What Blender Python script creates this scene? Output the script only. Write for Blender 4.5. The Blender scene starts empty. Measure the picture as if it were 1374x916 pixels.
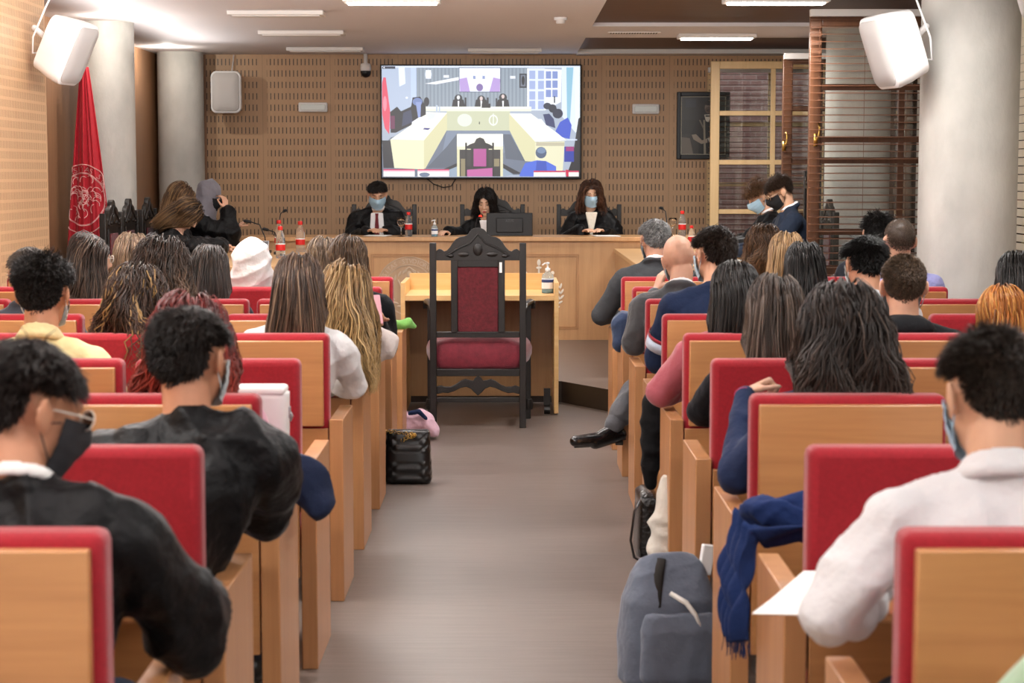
import bpy, math, random
import numpy as np
from mathutils import Vector, Matrix, Euler
sc = bpy.context.scene
COL = sc.collection
PI = math.pi
# ------------------------------------------------------------------ camera, light, exposure
F_PX = 2500.0
cam_d = bpy.data.cameras.new('camera')
cam = bpy.data.objects.new('camera', cam_d); COL.objects.link(cam)
cam_d.sensor_width = 36.0; cam_d.lens = F_PX/1374*36
cam.location = (0, 0, 1.6)
cam.rotation_euler = (PI/2-math.atan(224/F_PX), 0, -math.atan(4/F_PX))
cam_d.clip_end = 200
cam_d.dof.use_dof = True; cam_d.dof.focus_distance = 12.5; cam_d.dof.aperture_fstop = 6.3
sc.camera = cam
sc.view_settings.view_transform = 'Standard'; sc.view_settings.look = 'None'
sc.view_settings.exposure = 0.38; sc.view_settings.gamma = 1.0
sc.view_settings.use_curve_mapping = False
w = bpy.data.worlds.new('world'); sc.world = w; w.use_nodes = True
w.node_tree.nodes['Background'].inputs[0].default_value = (1.0, .975, .96, 1)
w.node_tree.nodes['Background'].inputs[1].default_value = 1.1
def area(name, loc, sx, sy, power, rot=(0,0,0), col=(1,.965,.93)):
    l = bpy.data.lights.new(name, 'AREA'); l.shape = 'RECTANGLE'; l.size = sx; l.size_y = sy
    l.energy = power; l.color = col
    o = bpy.data.objects.new(name, l); COL.objects.link(o); o.location = loc; o.rotation_euler = rot
    return o
# lamps of the ceiling luminaires over the audience (their housings are above the frame)
for yy, pw in ((1.2,34),(4.0,34),(6.8,34),(9.6,34)):
    for xx in (-1.75, 1.75):
        area('luminaire_light', (xx, yy, 2.70), 1.2, .16, pw)
for yy, pw in ((2.0,36),(6.0,36),(10.0,52)):      # added upward fill to brighten the ceiling; no such fixtures hang here
    for xx in (-1.75, .0): area('ceiling_fill_uplight', (xx, yy, 2.35), 1.2, .16, pw, rot=(PI*.86,0,0))
area('ceiling_fill_strip', (-2.85, 11.5, 2.45),  .12, 11, 30, rot=(0, PI*1.22, 0))  # added upward strip that brightens the ceiling, unseen from below
area('luminaire_light', (-.79, 12.95, 2.70), .7, .12, 26)
area('luminaire_light', (1.8, 12.95, 2.70), .7, .12, 42)
area('luminaire_light', (1.77, 16.0, 2.715), .66, .12, 26)
area('luminaire_light', (-.4, 15.2, 2.745), .7, .12, 12)  # area lamp under bare ceiling, no luminaire built at this spot
# ------------------------------------------------------------------ materials
MATS = {}
def lin(c):
    if isinstance(c, str):
        c = [int(c[i:i+2],16)/255 for i in (0,2,4)]
    return tuple(x/12.92 if x <= .04045 else ((x+.055)/1.055)**2.4 for x in c)
def newmat(name):
    m = bpy.data.materials.new(name); m.use_nodes = True
    nt = m.node_tree; b = nt.nodes['Principled BSDF']
    return m, nt, b
def N(nt, t, **kw):
    n = nt.nodes.new(t)
    for k, v in kw.items():
        if k == 'ins':
            for a, c in v.items(): n.inputs[a].default_value = c
        else: setattr(n, k, v)
    return n
def L(nt, a, b): nt.links.new(a, b)
def mth(nt, op, a, b=None, c=None):
    n = nt.nodes.new('ShaderNodeMath'); n.operation = op
    for i, v in enumerate((a, b, c)):
        if v is None: continue
        if isinstance(v, (int, float)): n.inputs[i].default_value = v
        else: nt.links.new(v, n.inputs[i])
    return n.outputs[0]
def mixc(nt, fac, a, b):
    n = nt.nodes.new('ShaderNodeMix'); n.data_type = 'RGBA'
    for i, v in ((0, fac), (6, a), (7, b)):
        if isinstance(v, (int, float)): n.inputs[i].default_value = v
        elif isinstance(v, tuple): n.inputs[i].default_value = (*v[:3], 1)
        else: nt.links.new(v, n.inputs[i])
    return n.outputs[2]
def mat(key, hexc, rough=.6, metal=0, spec=.5, bump=0, bscale=60, var=0, vscale=8, emis=None, es=0, trans=0, ior=1.45, sheen=0, stretch=(1,1,1), coat=0):
    if key in MATS: return MATS[key]
    m, nt, b = newmat(key); c = lin(hexc)
    b.inputs['Base Color'].default_value = (*c, 1); b.inputs['Roughness'].default_value = rough
    b.inputs['Metallic'].default_value = metal; b.inputs['Specular IOR Level'].default_value = spec
    b.inputs['IOR'].default_value = ior
    if trans: b.inputs['Transmission Weight'].default_value = trans
    if coat: b.inputs['Coat Weight'].default_value = coat; b.inputs['Coat Roughness'].default_value = .15
    if sheen:
        b.inputs['Sheen Weight'].default_value = sheen; b.inputs['Sheen Roughness'].default_value = .4
    if emis: b.inputs['Emission Color'].default_value = (*lin(emis), 1); b.inputs['Emission Strength'].default_value = es
    if bump or var:
        tc = N(nt, 'ShaderNodeTexCoord'); mp = N(nt, 'ShaderNodeMapping'); mp.inputs['Scale'].default_value = stretch
        L(nt, tc.outputs['Object'], mp.inputs[0])
        if var:
            nz = N(nt, 'ShaderNodeTexNoise', ins={'Scale': vscale, 'Detail': 5.0}); L(nt, mp.outputs[0], nz.inputs['Vector'])
            f = mth(nt, 'MULTIPLY_ADD', nz.outputs[0], 2.2, -.6)
            f2 = N(nt, 'ShaderNodeClamp'); L(nt, f, f2.inputs[0])
            L(nt, mixc(nt, f2.outputs[0], tuple(x*(1-var) for x in c), tuple(min(1, x*(1+var)) for x in c)), b.inputs['Base Color'])
        if bump:
            nb = N(nt, 'ShaderNodeTexNoise', ins={'Scale': bscale, 'Detail': 3.0}); L(nt, mp.outputs[0], nb.inputs['Vector'])
            bp = N(nt, 'ShaderNodeBump', ins={'Strength': bump, 'Distance': .01}); L(nt, nb.outputs[0], bp.inputs['Height'])
            L(nt, bp.outputs[0], b.inputs['Normal'])
    MATS[key] = m; return m
def wood(key, hexa, hexb, axis='z', rough=.42, scale=1.0, coat=.15):
    if key in MATS: return MATS[key]
    m, nt, b = newmat(key)
    tc = N(nt, 'ShaderNodeTexCoord'); mp = N(nt, 'ShaderNodeMapping')
    s = {'x': (.7,14,14), 'y': (14,.7,14), 'z': (14,14,.7)}[axis]
    mp.inputs['Scale'].default_value = tuple(q*scale for q in s)
    L(nt, tc.outputs['Object'], mp.inputs[0])
    n1 = N(nt, 'ShaderNodeTexNoise', ins={'Scale': 1.6, 'Detail': 6.0, 'Roughness': .6, 'Distortion': .6}); L(nt, mp.outputs[0], n1.inputs['Vector'])
    n2 = N(nt, 'ShaderNodeTexNoise', ins={'Scale': 9.0, 'Detail': 3.0}); L(nt, mp.outputs[0], n2.inputs['Vector'])
    f = mth(nt, 'ADD', mth(nt, 'MULTIPLY', n1.outputs[0], .75), mth(nt, 'MULTIPLY', n2.outputs[0], .25))
    f = mth(nt, 'MULTIPLY_ADD', f, 2.6, -.8)
    cl = N(nt, 'ShaderNodeClamp'); L(nt, f, cl.inputs[0])
    L(nt, mixc(nt, cl.outputs[0], lin(hexa), lin(hexb)), b.inputs['Base Color'])
    b.inputs['Roughness'].default_value = rough; b.inputs['Coat Weight'].default_value = coat; b.inputs['Coat Roughness'].default_value = .25
    MATS[key] = m; return m
def perforated(key, axis, hexa, hexb, hole_shade, period=.677, off=0.0, sx=.0384, sz=.113, hw=.25, hh=.56, margin=.045):
    m, nt, b = newmat(key)
    g = N(nt, 'ShaderNodeNewGeometry'); s = N(nt, 'ShaderNodeSeparateXYZ'); L(nt, g.outputs['Position'], s.inputs[0])
    u = s.outputs[axis]; z = s.outputs[2]
    pu = mth(nt, 'FRACT', mth(nt, 'MULTIPLY', mth(nt, 'ADD', u, 50*period-off), 1/period))
    du = mth(nt, 'MULTIPLY', mth(nt, 'SUBTRACT', .5, mth(nt, 'ABSOLUTE', mth(nt, 'SUBTRACT', pu, .5))), period)  # distance to seam
    inp = mth(nt, 'GREATER_THAN', du, margin)
    seam = mth(nt, 'LESS_THAN', du, .0022)
    fu = mth(nt, 'LESS_THAN', mth(nt, 'FRACT', mth(nt, 'MULTIPLY', mth(nt, 'ADD', mth(nt, 'MULTIPLY', pu, period), 0), 1/sx)), hw)
    zr = mth(nt, 'MULTIPLY', mth(nt, 'ADD', z, 5.0), 1/sz)
    fz = mth(nt, 'LESS_THAN', mth(nt, 'FRACT', zr), hh)
    slot = mth(nt, 'MULTIPLY', mth(nt, 'MULTIPLY', fu, fz), inp)  # shade inside the slots painted as colour; the panel is flat
    slot = mth(nt, 'MAXIMUM', slot, mth(nt, 'MULTIPLY', seam, .45))
    mp = N(nt, 'ShaderNodeMapping'); mp.inputs['Scale'].default_value = (20,20,1.2); L(nt, g.outputs['Position'], mp.inputs[0])
    n1 = N(nt, 'ShaderNodeTexNoise', ins={'Scale': 1.5, 'Detail': 5.0}); L(nt, mp.outputs[0], n1.inputs['Vector'])
    base = mixc(nt, n1.outputs[0], lin(hexa), lin(hexb))
    L(nt, mixc(nt, slot, base, lin(hole_shade)), b.inputs['Base Color'])
    b.inputs['Roughness'].default_value = .5
    MATS[key] = m; return m
M_wall = perforated('perforated_panel', 0, 'AD8763', 'BD9872', '43342a', off=-2.46+.677*4)
M_wallL = perforated('perforated_side_panel', 1, 'C9A27A', 'D6B28A', '8d6a48', period=1.2, off=12.3, sx=.032, sz=.062, hw=.28, hh=.7, margin=.03)
M_woodp = wood('plain_wood_panel', '8a6244', '9d7352', 'z')
M_desk = wood('desk_veneer', 'B88C5E', 'C99D6E', 'z')
M_desktop = wood('desk_top_veneer', 'C89E6E', 'D8B07E', 'x')
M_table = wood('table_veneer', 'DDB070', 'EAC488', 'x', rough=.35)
M_tableshade = wood('shaded_table_veneer', '8f6a42', 'a37c50', 'z')  # table veneer darkened to paint the shadow under the top
M_seatw = wood('seat_veneer', 'A87346', 'BF8956', 'x', rough=.34, scale=.7, coat=.4)
M_armw = wood('arm_veneer', 'A9754A', 'C08B5C', 'z', rough=.38, scale=.7)
M_winl = wood('pale_window_wood', 'E0BC86', 'EBCB98', 'z')
M_wind = wood('dark_window_wood', '50301d', '6b4429', 'z')
M_ceilw = wood('ceiling_slat_wood', '4c2f22', '63402e', 'x')
M_red = mat('red_upholstery', '93101F', .85, bump=.25, bscale=400, var=.12, vscale=120, sheen=.35)
M_velvet = mat('velvet', '6f1f2c', .8, bump=.3, bscale=160, var=.25, vscale=26, sheen=.3)
M_velvetback = mat('velvet_back', '58161e', .85, bump=.4, bscale=120, var=.3, vscale=60, sheen=.15)
M_black = mat('ebonised_wood', '17120f', .42, bump=.15, bscale=60, coat=.2)
M_white = mat('white_paint', 'E6E2DE', .55)
M_ceil = mat('ceiling_plaster', 'E9E4E6', .8, bump=.05, bscale=30)
M_plastic = mat('white_plastic', 'EDECEC', .45)
M_grille = mat('speaker_grille', 'C9C6C4', .6, bump=.5, bscale=700)
M_blackpl = mat('black_plastic', '121214', .4)
M_gold = mat('gold_metal', 'C9A55A', .3, metal=1)
M_steel = mat('steel', 'B9B9BC', .35, metal=1)
M_goblet = mat('clear_glass', 'FFFFFF', .03, trans=1, ior=1.45)
def thin_glass():
    m, nt, b = newmat('window_pane_glass'); o = nt.nodes['Material Output']; nt.nodes.remove(b)
    tr = N(nt, 'ShaderNodeBsdfTransparent'); tr.inputs[0].default_value = (.93,.95,.94,1); gl = N(nt, 'ShaderNodeBsdfGlossy'); gl.inputs['Roughness'].default_value = .03
    fr = N(nt, 'ShaderNodeFresnel'); fr.inputs[0].default_value = 1.5; f = mth(nt, 'MULTIPLY', fr.outputs[0], 1.8)
    mx = N(nt, 'ShaderNodeMixShader'); L(nt, f, mx.inputs[0]); L(nt, tr.outputs[0], mx.inputs[1]); L(nt, gl.outputs[0], mx.inputs[2]); L(nt, mx.outputs[0], o.inputs[0]); return m
M_glass = thin_glass()
M_paper = mat('paper', 'F4F4F2', .8)
M_gapshade = mat('gap_shade', '1c1713', .8)  # flat dark colour standing in for shade inside gaps
# ------------------------------------------------------------------ mesh helpers
class MB:
    def __init__(s): s.v = []; s.f = []; s.m = []
    def add(s, v, f, mi=0):
        b = len(s.v); s.v += [tuple(p) for p in v]; s.f += [tuple(i+b for i in q) for q in f]; s.m += [mi]*len(f); return s
    def box(s, x0, x1, y0, y1, z0, z1, mi=0, M=None):
        v = [(x,y,z) for x in (x0,x1) for y in (y0,y1) for z in (z0,z1)]
        if M: v = [M @ Vector(p) for p in v]
        return s.add(v, [(0,1,3,2),(4,6,7,5),(0,4,5,1),(2,3,7,6),(0,2,6,4),(1,5,7,3)], mi)
    def quad(s, a, b, c, d, mi=0): return s.add([a,b,c,d], [(0,1,2,3)], mi)
    def ell(s, c, r, M=None, mi=0, nu=16, nv=10):
        v = [(0,0,1)]; f = []
        for j in range(1, nv):
            t = PI*j/nv
            for i in range(nu):
                a = 2*PI*i/nu; v.append((math.sin(t)*math.cos(a), math.sin(t)*math.sin(a), math.cos(t)))
        v.append((0,0,-1)); n = len(v)-1
        for i in range(nu):
            f.append((0, 1+i, 1+(i+1)%nu)); f.append((n, n-nu+(i+1)%nu, n-nu+i))
        for j in range(nv-2):
            for i in range(nu):
                a = 1+j*nu+i; b = 1+j*nu+(i+1)%nu; f.append((a, a+nu, b+nu, b))
        c = Vector(c); vv = []
        for p in v:
            q = Vector((p[0]*r[0], p[1]*r[1], p[2]*r[2]))
            if M: q = M @ q
            vv.append(q+c)
        return s.add(vv, f, mi)
    def rings(s, rs, caps=True, mi=0):
        n = len(rs[0]); v = [p for r in rs for p in r]; f = []
        for j in range(len(rs)-1):
            for i in range(n):
                a = j*n+i; b = j*n+(i+1)%n; f.append((a, b, b+n, a+n))
        if caps: f.append(tuple(range(n))[::-1]); f.append(tuple(range(len(v)-n, len(v))))
        return s.add(v, f, mi)
    def tube(s, pts, rad, seg=8, mi=0, flat=1.0, closed=False, up=None):
        pts = [Vector(p) for p in pts]; n = len(pts)
        if not hasattr(rad, '__len__'): rad = [rad]*n
        rs = []; u = None
        for i, p in enumerate(pts):
            if closed: d = pts[(i+1) % n]-pts[i-1]
            else: d = pts[min(i+1, n-1)]-pts[max(i-1, 0)]
            if d.length < 1e-9: d = Vector((0,0,1))
            d.normalize()
            if u is None:
                u = Vector(up) if up else (Vector((0,0,1)) if abs(d.z) < .9 else Vector((1,0,0)))
            u = (u-d*u.dot(d)); u.normalize(); w_ = d.cross(u)
            rs.append([p+(u*math.cos(2*PI*k/seg)*flat+w_*math.sin(2*PI*k/seg))*rad[i] for k in range(seg)])
        if closed:
            rs.append(rs[0]); return s.rings(rs, False, mi)
        return s.rings(rs, True, mi)
    def caps(s, a, b, ra, rb, seg=12, mi=0):   # tapered capsule
        a = Vector(a); b = Vector(b); d = (b-a)
        if d.length < 1e-6: d = Vector((0,0,.001))
        d.normalize(); P = []; R = []
        for k in range(5):
            t = PI/2*(k/4); P.append(a-d*ra*math.cos(t)); R.append(max(ra*math.sin(t), ra*.05))
        for k in range(5):
            t = PI/2*(k/4); P.append(b+d*rb*math.sin(t)); R.append(max(rb*math.cos(t), rb*.05))
        return s.tube(P, R, seg, mi)
    def lathe(s, prof, c=(0,0,0), seg=20, mi=0, M=None):
        rs = []
        for r, z in prof:
            ring = [Vector((max(r,1e-4)*math.cos(2*PI*k/seg), max(r,1e-4)*math.sin(2*PI*k/seg), z)) for k in range(seg)]
            if M: ring = [M @ q for q in ring]
            rs.append([q+Vector(c) for q in ring])
        return s.rings(rs, True, mi)
    def prism(s, outline, y0, y1, mi=0, M=None):  # outline in (x,z), extruded along y
        n = len(outline)
        v = [Vector((x,y0,z)) for x,z in outline]+[Vector((x,y1,z)) for x,z in outline]
        if M: v = [M @ q for q in v]
        f = [tuple(range(n)), tuple(range(n,2*n))[::-1]]+[(i,i+n,(i+1)%n+n,(i+1)%n) for i in range(n)]
        return s.add(v, f, mi)
    def mesh(s, name, mats=(), smooth=False):
        me = bpy.data.meshes.new(name); me.from_pydata(s.v, [], s.f)
        for m in mats: me.materials.append(m)
        if len(mats) > 1: me.polygons.foreach_set('material_index', s.m)
        if smooth: me.polygons.foreach_set('use_smooth', [True]*len(me.polygons))
        me.update(); return me
    def build(s, name, mats, parent=None, smooth=False, bevel=0, bseg=2, fixn=False):
        if not isinstance(mats, (list, tuple)): mats = [mats]
        me = s.mesh(name, mats, smooth)
        if fixn:
            import bmesh
            bm = bmesh.new(); bm.from_mesh(me); bmesh.ops.recalc_face_normals(bm, faces=bm.faces); bm.to_mesh(me); bm.free()
        o = bpy.data.objects.new(name, me); COL.objects.link(o)
        if parent: o.parent = parent
        if bevel:
            b = o.modifiers.new('bevel', 'BEVEL'); b.width = bevel; b.segments = bseg; b.limit_method = 'ANGLE'; b.harden_normals = False
            me.polygons.foreach_set('use_smooth', [True]*len(me.polygons))
            try: me.set_sharp_from_angle(angle=math.radians(50))
            except Exception: pass
        return o
def tag(o, label, cat, group=None, kind=None):
    if label: o['label'] = label
    if cat: o['category'] = cat
    if group: o['group'] = group
    if kind: o['kind'] = kind
    return o
def struct(o): o['kind'] = 'structure'; return o
def empty(name, loc, label, cat, group=None, rz=0):
    o = bpy.data.objects.new(name, None); COL.objects.link(o); o.location = loc; o.rotation_euler = (0,0,rz)
    o.empty_display_size = .1
    return tag(o, label, cat, group)
KIDS = {}
def children(o): return [c for c in COL.objects if c.parent == o]
def dup(root, loc, rz=0, label=None, group=None):
    kids = children(root)
    r = root.copy(); COL.objects.link(r); r.location = loc; r.rotation_euler = (0,0,rz)
    if label: r['label'] = label
    if group: r['group'] = group
    for ch in kids:
        c = ch.copy(); COL.objects.link(c); c.parent = r
        for g in children(ch):
            d = g.copy(); COL.objects.link(d); d.parent = c
    return r
# ------------------------------------------------------------------ the room
CZ = 2.79; WY = 18.75
def mfloor():
    m, nt, b = newmat('grey_vinyl_floor')
    g = N(nt, 'ShaderNodeNewGeometry'); mp = N(nt, 'ShaderNodeMapping'); mp.inputs['Scale'].default_value = (1.6, 60, 1); L(nt, g.outputs['Position'], mp.inputs[0])
    n1 = N(nt, 'ShaderNodeTexNoise', ins={'Scale': 1.3, 'Detail': 7.0, 'Roughness': .7}); L(nt, mp.outputs[0], n1.inputs['Vector'])
    n2 = N(nt, 'ShaderNodeTexNoise', ins={'Scale': .9, 'Detail': 2.0}); L(nt, g.outputs['Position'], n2.inputs['Vector'])
    f = mth(nt, 'MULTIPLY_ADD', n1.outputs[0], 2.4, -.7); cl = N(nt, 'ShaderNodeClamp'); L(nt, f, cl.inputs[0])
    c = mixc(nt, cl.outputs[0], lin('574d48'), lin('7b7069'))
    # plank joints
    s = N(nt, 'ShaderNodeSeparateXYZ'); L(nt, g.outputs['Position'], s.inputs[0])
    L(nt, mixc(nt, mth(nt, 'MULTIPLY', n2.outputs[0], .35), c, lin('6f6258')), b.inputs['Base Color'])
    b.inputs['Roughness'].default_value = .36; b.inputs['Specular IOR Level'].default_value = .55
    bp = N(nt, 'ShaderNodeBump', ins={'Strength': .12, 'Distance': .004}); L(nt, n1.outputs[0], bp.inputs['Height']); L(nt, bp.outputs[0], b.inputs['Normal'])
    return m
M_floor = mfloor()
struct(MB().box(-3.5, 4.6, -2.5, 19, -.1, 0).build('floor', M_floor))
# dais with slanted corners (top as floor, dark riser)
M_riser = mat('dark_riser', '2c221d', .5)
out = [(-3.48,11.9),(-1.58,11.9),(-.97,13.05),(.37,13.05),(1.0,12.0),(1.2,11.9),(3.35,11.9),(3.35,WY),(-3.48,WY)]
d = MB(); n = len(out)
d.add([(x,y,0) for x,y in out]+[(x,y,.15) for x,y in out], [tuple(range(n,2*n))], 0)
d.add([(x,y,0) for x,y in out]+[(x,y,.15) for x,y in out], [(i,(i+1)%n,(i+1)%n+n,i+n) for i in range(n)]+[tuple(range(n))[::-1]], 1)
struct(d.build('floor_dais', [M_floor, M_riser]))
# ceiling: white plaster left of x=.67 and a white beam with dark slatted fields to the right
struct(MB().box(-3.5, .67, -2.5, 19, CZ, CZ+.12).build('ceiling', M_ceil))
b = MB(); b.box(.67, 4.6, 15.2, 16.45, CZ, CZ+.12); b.box(.67,4.6,-2.5,-1.2,CZ,CZ+.12)
struct(b.build('ceiling_beam', M_ceil))
def mslat():
    m, nt, bb = newmat('dark_slatted_ceiling')
    g = N(nt, 'ShaderNodeNewGeometry'); s = N(nt, 'ShaderNodeSeparateXYZ'); L(nt, g.outputs['Position'], s.inputs[0])
    fr = mth(nt, 'FRACT', mth(nt, 'MULTIPLY', s.outputs[1], 1/.11))
    dk = mth(nt, 'LESS_THAN', fr, .16)
    mp = N(nt, 'ShaderNodeMapping'); mp.inputs['Scale'].default_value = (1.5, 30, 1); L(nt, g.outputs['Position'], mp.inputs[0])
    n1 = N(nt, 'ShaderNodeTexNoise', ins={'Scale': 2.0, 'Detail': 4.0}); L(nt, mp.outputs[0], n1.inputs['Vector'])
    L(nt, mixc(nt, dk, mixc(nt, n1.outputs[0], lin('4a2c20'), lin('74503e')), lin('170e0a')), bb.inputs['Base Color'])
    bb.inputs['Roughness'].default_value = .45
    return m
M_slat = mslat()
b = MB(); b.box(.67, 4.6, -1.2, 15.2, CZ+.03, CZ+.12)
struct(b.build('ceiling_slats_near', M_slat))
b = MB(); b.box(.67, 4.6, 16.45, 19, CZ+.03, CZ+.12)
struct(b.build('ceiling_slats_far', M_slat))
struct(MB().box(.67, 3.3, WY-.35, WY, CZ-.012, CZ+.03).build('trim_ceiling_back', M_white))
# back wall
struct(MB().box(-3.02, 1.98, WY, WY+.1, 0, CZ+.1).build('wall_back', M_wall))
b = MB(); b.box(1.98, 3.5, WY, WY+.1, 0, .88); b.box(1.98, 3.5, WY, WY+.1, 2.66, CZ+.1); b.box(3.28, 3.5, WY, WY+.1, .88, 2.66)
struct(b.build('wall_back_right', M_wall))
struct(MB().box(-3.6, -3.02, WY, WY+.1, 0, CZ+.1).build('wall_back_left', M_woodp))
# left wall: perforated pier near, set back plain panels beyond
struct(MB().box(-3.5, -3.03, -2.5, 12.3, 0, CZ).build('wall_left', M_wallL))
struct(MB().box(-3.62, -3.5, 12.3, WY, 0, CZ).build('wall_left_recess', M_woodp))
M_conc = mat('concrete', 'B7B5AF', .75, bump=.25, bscale=35, var=.16, vscale=4.5, stretch=(1,1,.6))
def column(name, x, y, r):
    m = MB(); m.lathe([(r,0),(r,CZ+.05)], (x,y,0), 48)
    o = m.build(name, M_conc, smooth=True)
    o.data.set_sharp_from_angle(angle=math.radians(60))
    return struct(o)
column('wall_column_left', -3.175, 14.85, .215)
column('wall_column_left_back', -3.225, 18.45, .225)
column('wall_column_right', 2.605, 10.62, .275)
column('wall_column_right_back', 2.92, 15.7, .27)
# right wall: windows between the columns, brick facade outside
def brick():
    m, nt, bb = newmat('outside_brick')
    g = N(nt, 'ShaderNodeNewGeometry'); s = N(nt, 'ShaderNodeSeparateXYZ'); L(nt, g.outputs['Position'], s.inputs[0])
    cb = N(nt, 'ShaderNodeCombineXYZ'); L(nt, mth(nt, 'ADD', s.outputs[0], s.outputs[1]), cb.inputs[0]); L(nt, s.outputs[2], cb.inputs[1])
    br = N(nt, 'ShaderNodeTexBrick', ins={'Scale': 4.0, 'Color1': (*lin('7d5c58'),1), 'Color2': (*lin('6a4a47'),1), 'Mortar': (*lin('8d7b77'),1), 'Mortar Size': .02})
    L(nt, cb.outputs[0], br.inputs['Vector']); L(nt, br.outputs[0], bb.inputs['Base Color']); bb.inputs['Roughness'].default_value = .9
    return m
M_brick = brick()
struct(MB().box(4.9, 5.0, 2, 26, -.5, 5).build('wall_outside_brick', M_brick))
area('courtyard_daylight', (4.3, 15.5, 4.6), 1.0, 8, 120, rot=(0,.25,0), col=(.86,.92,1))
b = MB(); b.box(3.35, 3.5, -2.5, WY, 0, .85); b.box(3.35, 3.5, -2.5, WY, 2.68, CZ+.1)
for y0, y1 in ((-2.5,2),(6.2,7.0),(10.2,11.4),(14.6,15.4),(18.1,WY)): b.box(3.35, 3.5, y0, y1, .85, 2.68)
struct(b.build('wall_right', mat('right_wall_paint', 'CFC9C2', .7)))
def fixed_window(k, y0, y1):
    f = MB(); zs = [.85, 1.45, 2.06, 2.68]; x0, x1 = 3.40, 3.46
    f.box(x0, x1, y0, y0+.06, .85, 2.68); f.box(x0, x1, y1-.06, y1, .85, 2.68)
    ym = [y0+(y1-y0)*q/4 for q in (1,2,3)]
    for y in ym: f.box(x0, x1, y-.025, y+.025, .86, 2.67)
    for z in zs: f.box(x0+.005, x1-.005, y0+.01, y1-.01, max(.85,z-.025), min(2.68,z+.03))
    o = struct(f.build('window_%d' % k, M_wind, bevel=.004))
    g = MB().box(3.425, 3.431, y0+.02, y1-.02, .87, 2.66).build('window_glass', M_glass, o)
    return o
f = MB(); 
for x in (2.0, 2.62, 3.25): f.box(x-.025, x+.025, WY+.02, WY+.07, .88, 2.66)
for z in (.90, 1.5, 2.1, 2.64): f.box(2.0, 3.26, WY+.025, WY+.065, z-.02, z+.02)
o_w = struct(f.build('window_5', M_winl, bevel=.004)); MB().box(2.0, 3.26, WY+.04, WY+.046, .9, 2.64).build('window_glass', M_glass, o_w)
struct(MB().box(1.2, 6.5, 20.6, 20.7, -.5, 5).build('wall_outside_brick_back', M_brick))
area('courtyard_daylight', (3.4, 19.8, 4.4), 3.0, .8, 70, rot=(.25,0,0), col=(.86,.92,1))
fixed_window(1, 2, 6.2); fixed_window(2, 7.0, 10.2); fixed_window(3, 11.4, 14.6); fixed_window(4, 15.4, 18.1)
# inward-opened casement leaves, facing the room, with venetian blinds
def casement(name, x0, x1, y, z0, z1, rails, mull, matl, label, blind=None, hx=None):
    t = empty(name, (x1, y, z0), label, 'window', 'opened casement windows on the right')
    def lo(m, nm, mt, bev=0, sm=False, par=None):
        m.v = [(a-x1, b-y, c-z0) for a,b,c in m.v] ; return m.build(nm, mt, par or t, bevel=bev, smooth=sm)
    s = .085
    f = MB(); f.box(x0, x0+s, y-.025, y+.025, z0, z1); f.box(x1-s, x1, y-.025, y+.025, z0, z1)
    f.box(x0+s, x1-s, y-.024, y+.024, z1-.07, z1); f.box(x0+s, x1-s, y-.024, y+.024, z0, z0+.09)
    lo(f, 'frame', matl, .005)
    for z in rails: lo(MB().box(x0+s, x1-s, y-.02, y+.02, z-.022, z+.022), 'rail', matl, .004)
    for x in mull: lo(MB().box(x-.022, x+.022, y-.021, y+.021, z0+.09, z1-.07), 'mullion', matl, .004)
    lo(MB().box(x0+s-.01, x1-s+.01, y-.003, y+.003, z0+.08, z1-.06), 'glass_pane', M_glass)
    if hx:
        h = MB(); h.box(hx-.015, hx+.015, y-.035, y-.02, 1.80, 1.89)
        h.tube([(hx,y-.03,1.84),(hx,y-.07,1.84),(hx+.012,y-.075,1.87),(hx+.018,y-.075,1.93),(hx+.008,y-.075,1.965)], .009, 8)
        lo(h, 'handle', M_gold, sm=True)
    if blind:
        bx0, bx1, by, bz0, bz1, mt = blind
        bl = MB(); nn = int((bz1-bz0)/.0515)
        for i in range(nn):
            z = bz1-.05-i*.0515
            bl.box(bx0, bx1, -.023, .023, -.0016, .0016, 0, Matrix.Translation((0,by,z)) @ Matrix.Rotation(math.radians(7),4,'X'))
        for x in (bx0+.06, (bx0+bx1)/2-.05, (bx0+bx1)/2+.35 if bx1-bx0 > .8 else bx1-.06): bl.tube([(x, by, bz0),(x, by, bz1)], .0015, 4)
        lo(bl, 'venetian_blind_slats', mt)
        lo(MB().box(bx0-.01, bx1+.01, by-.03, by+.03, bz1-.03, bz1+.02), 'blind_headrail', M_white, .004)
    return t
M_slatw = mat('blind_slat', '66402c', .4)
casement('casement_window', 1.90, 3.345, 17.7, .88, 2.66, (2.175,1.715,1.25), (2.49,2.95), M_winl, 'pale wood casement leaf swung open beside the framed portrait', blind=(1.99,3.2,18.70,.9,2.64,M_slatw))
casement('casement_window', 2.375, 3.345, 16.3, .88, 2.62, (2.168,1.71,1.25), (2.7,), M_wind, 'narrow dark casement leaf with blind, between the pale leaf and the wide blind', blind=(2.38,3.0,16.22,.9,2.62,M_slatw), hx=2.36+.03)
casement('casement_window', 2.14, 3.345, 13.4, .86, 2.72, (2.22,1.85,1.70,1.19), (2.80,), M_wind, 'widest dark wood casement leaf with lowered wooden blind left of the concrete column', blind=(2.135,3.0,13.30,.82,2.74,M_slatw), hx=2.19)
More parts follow.
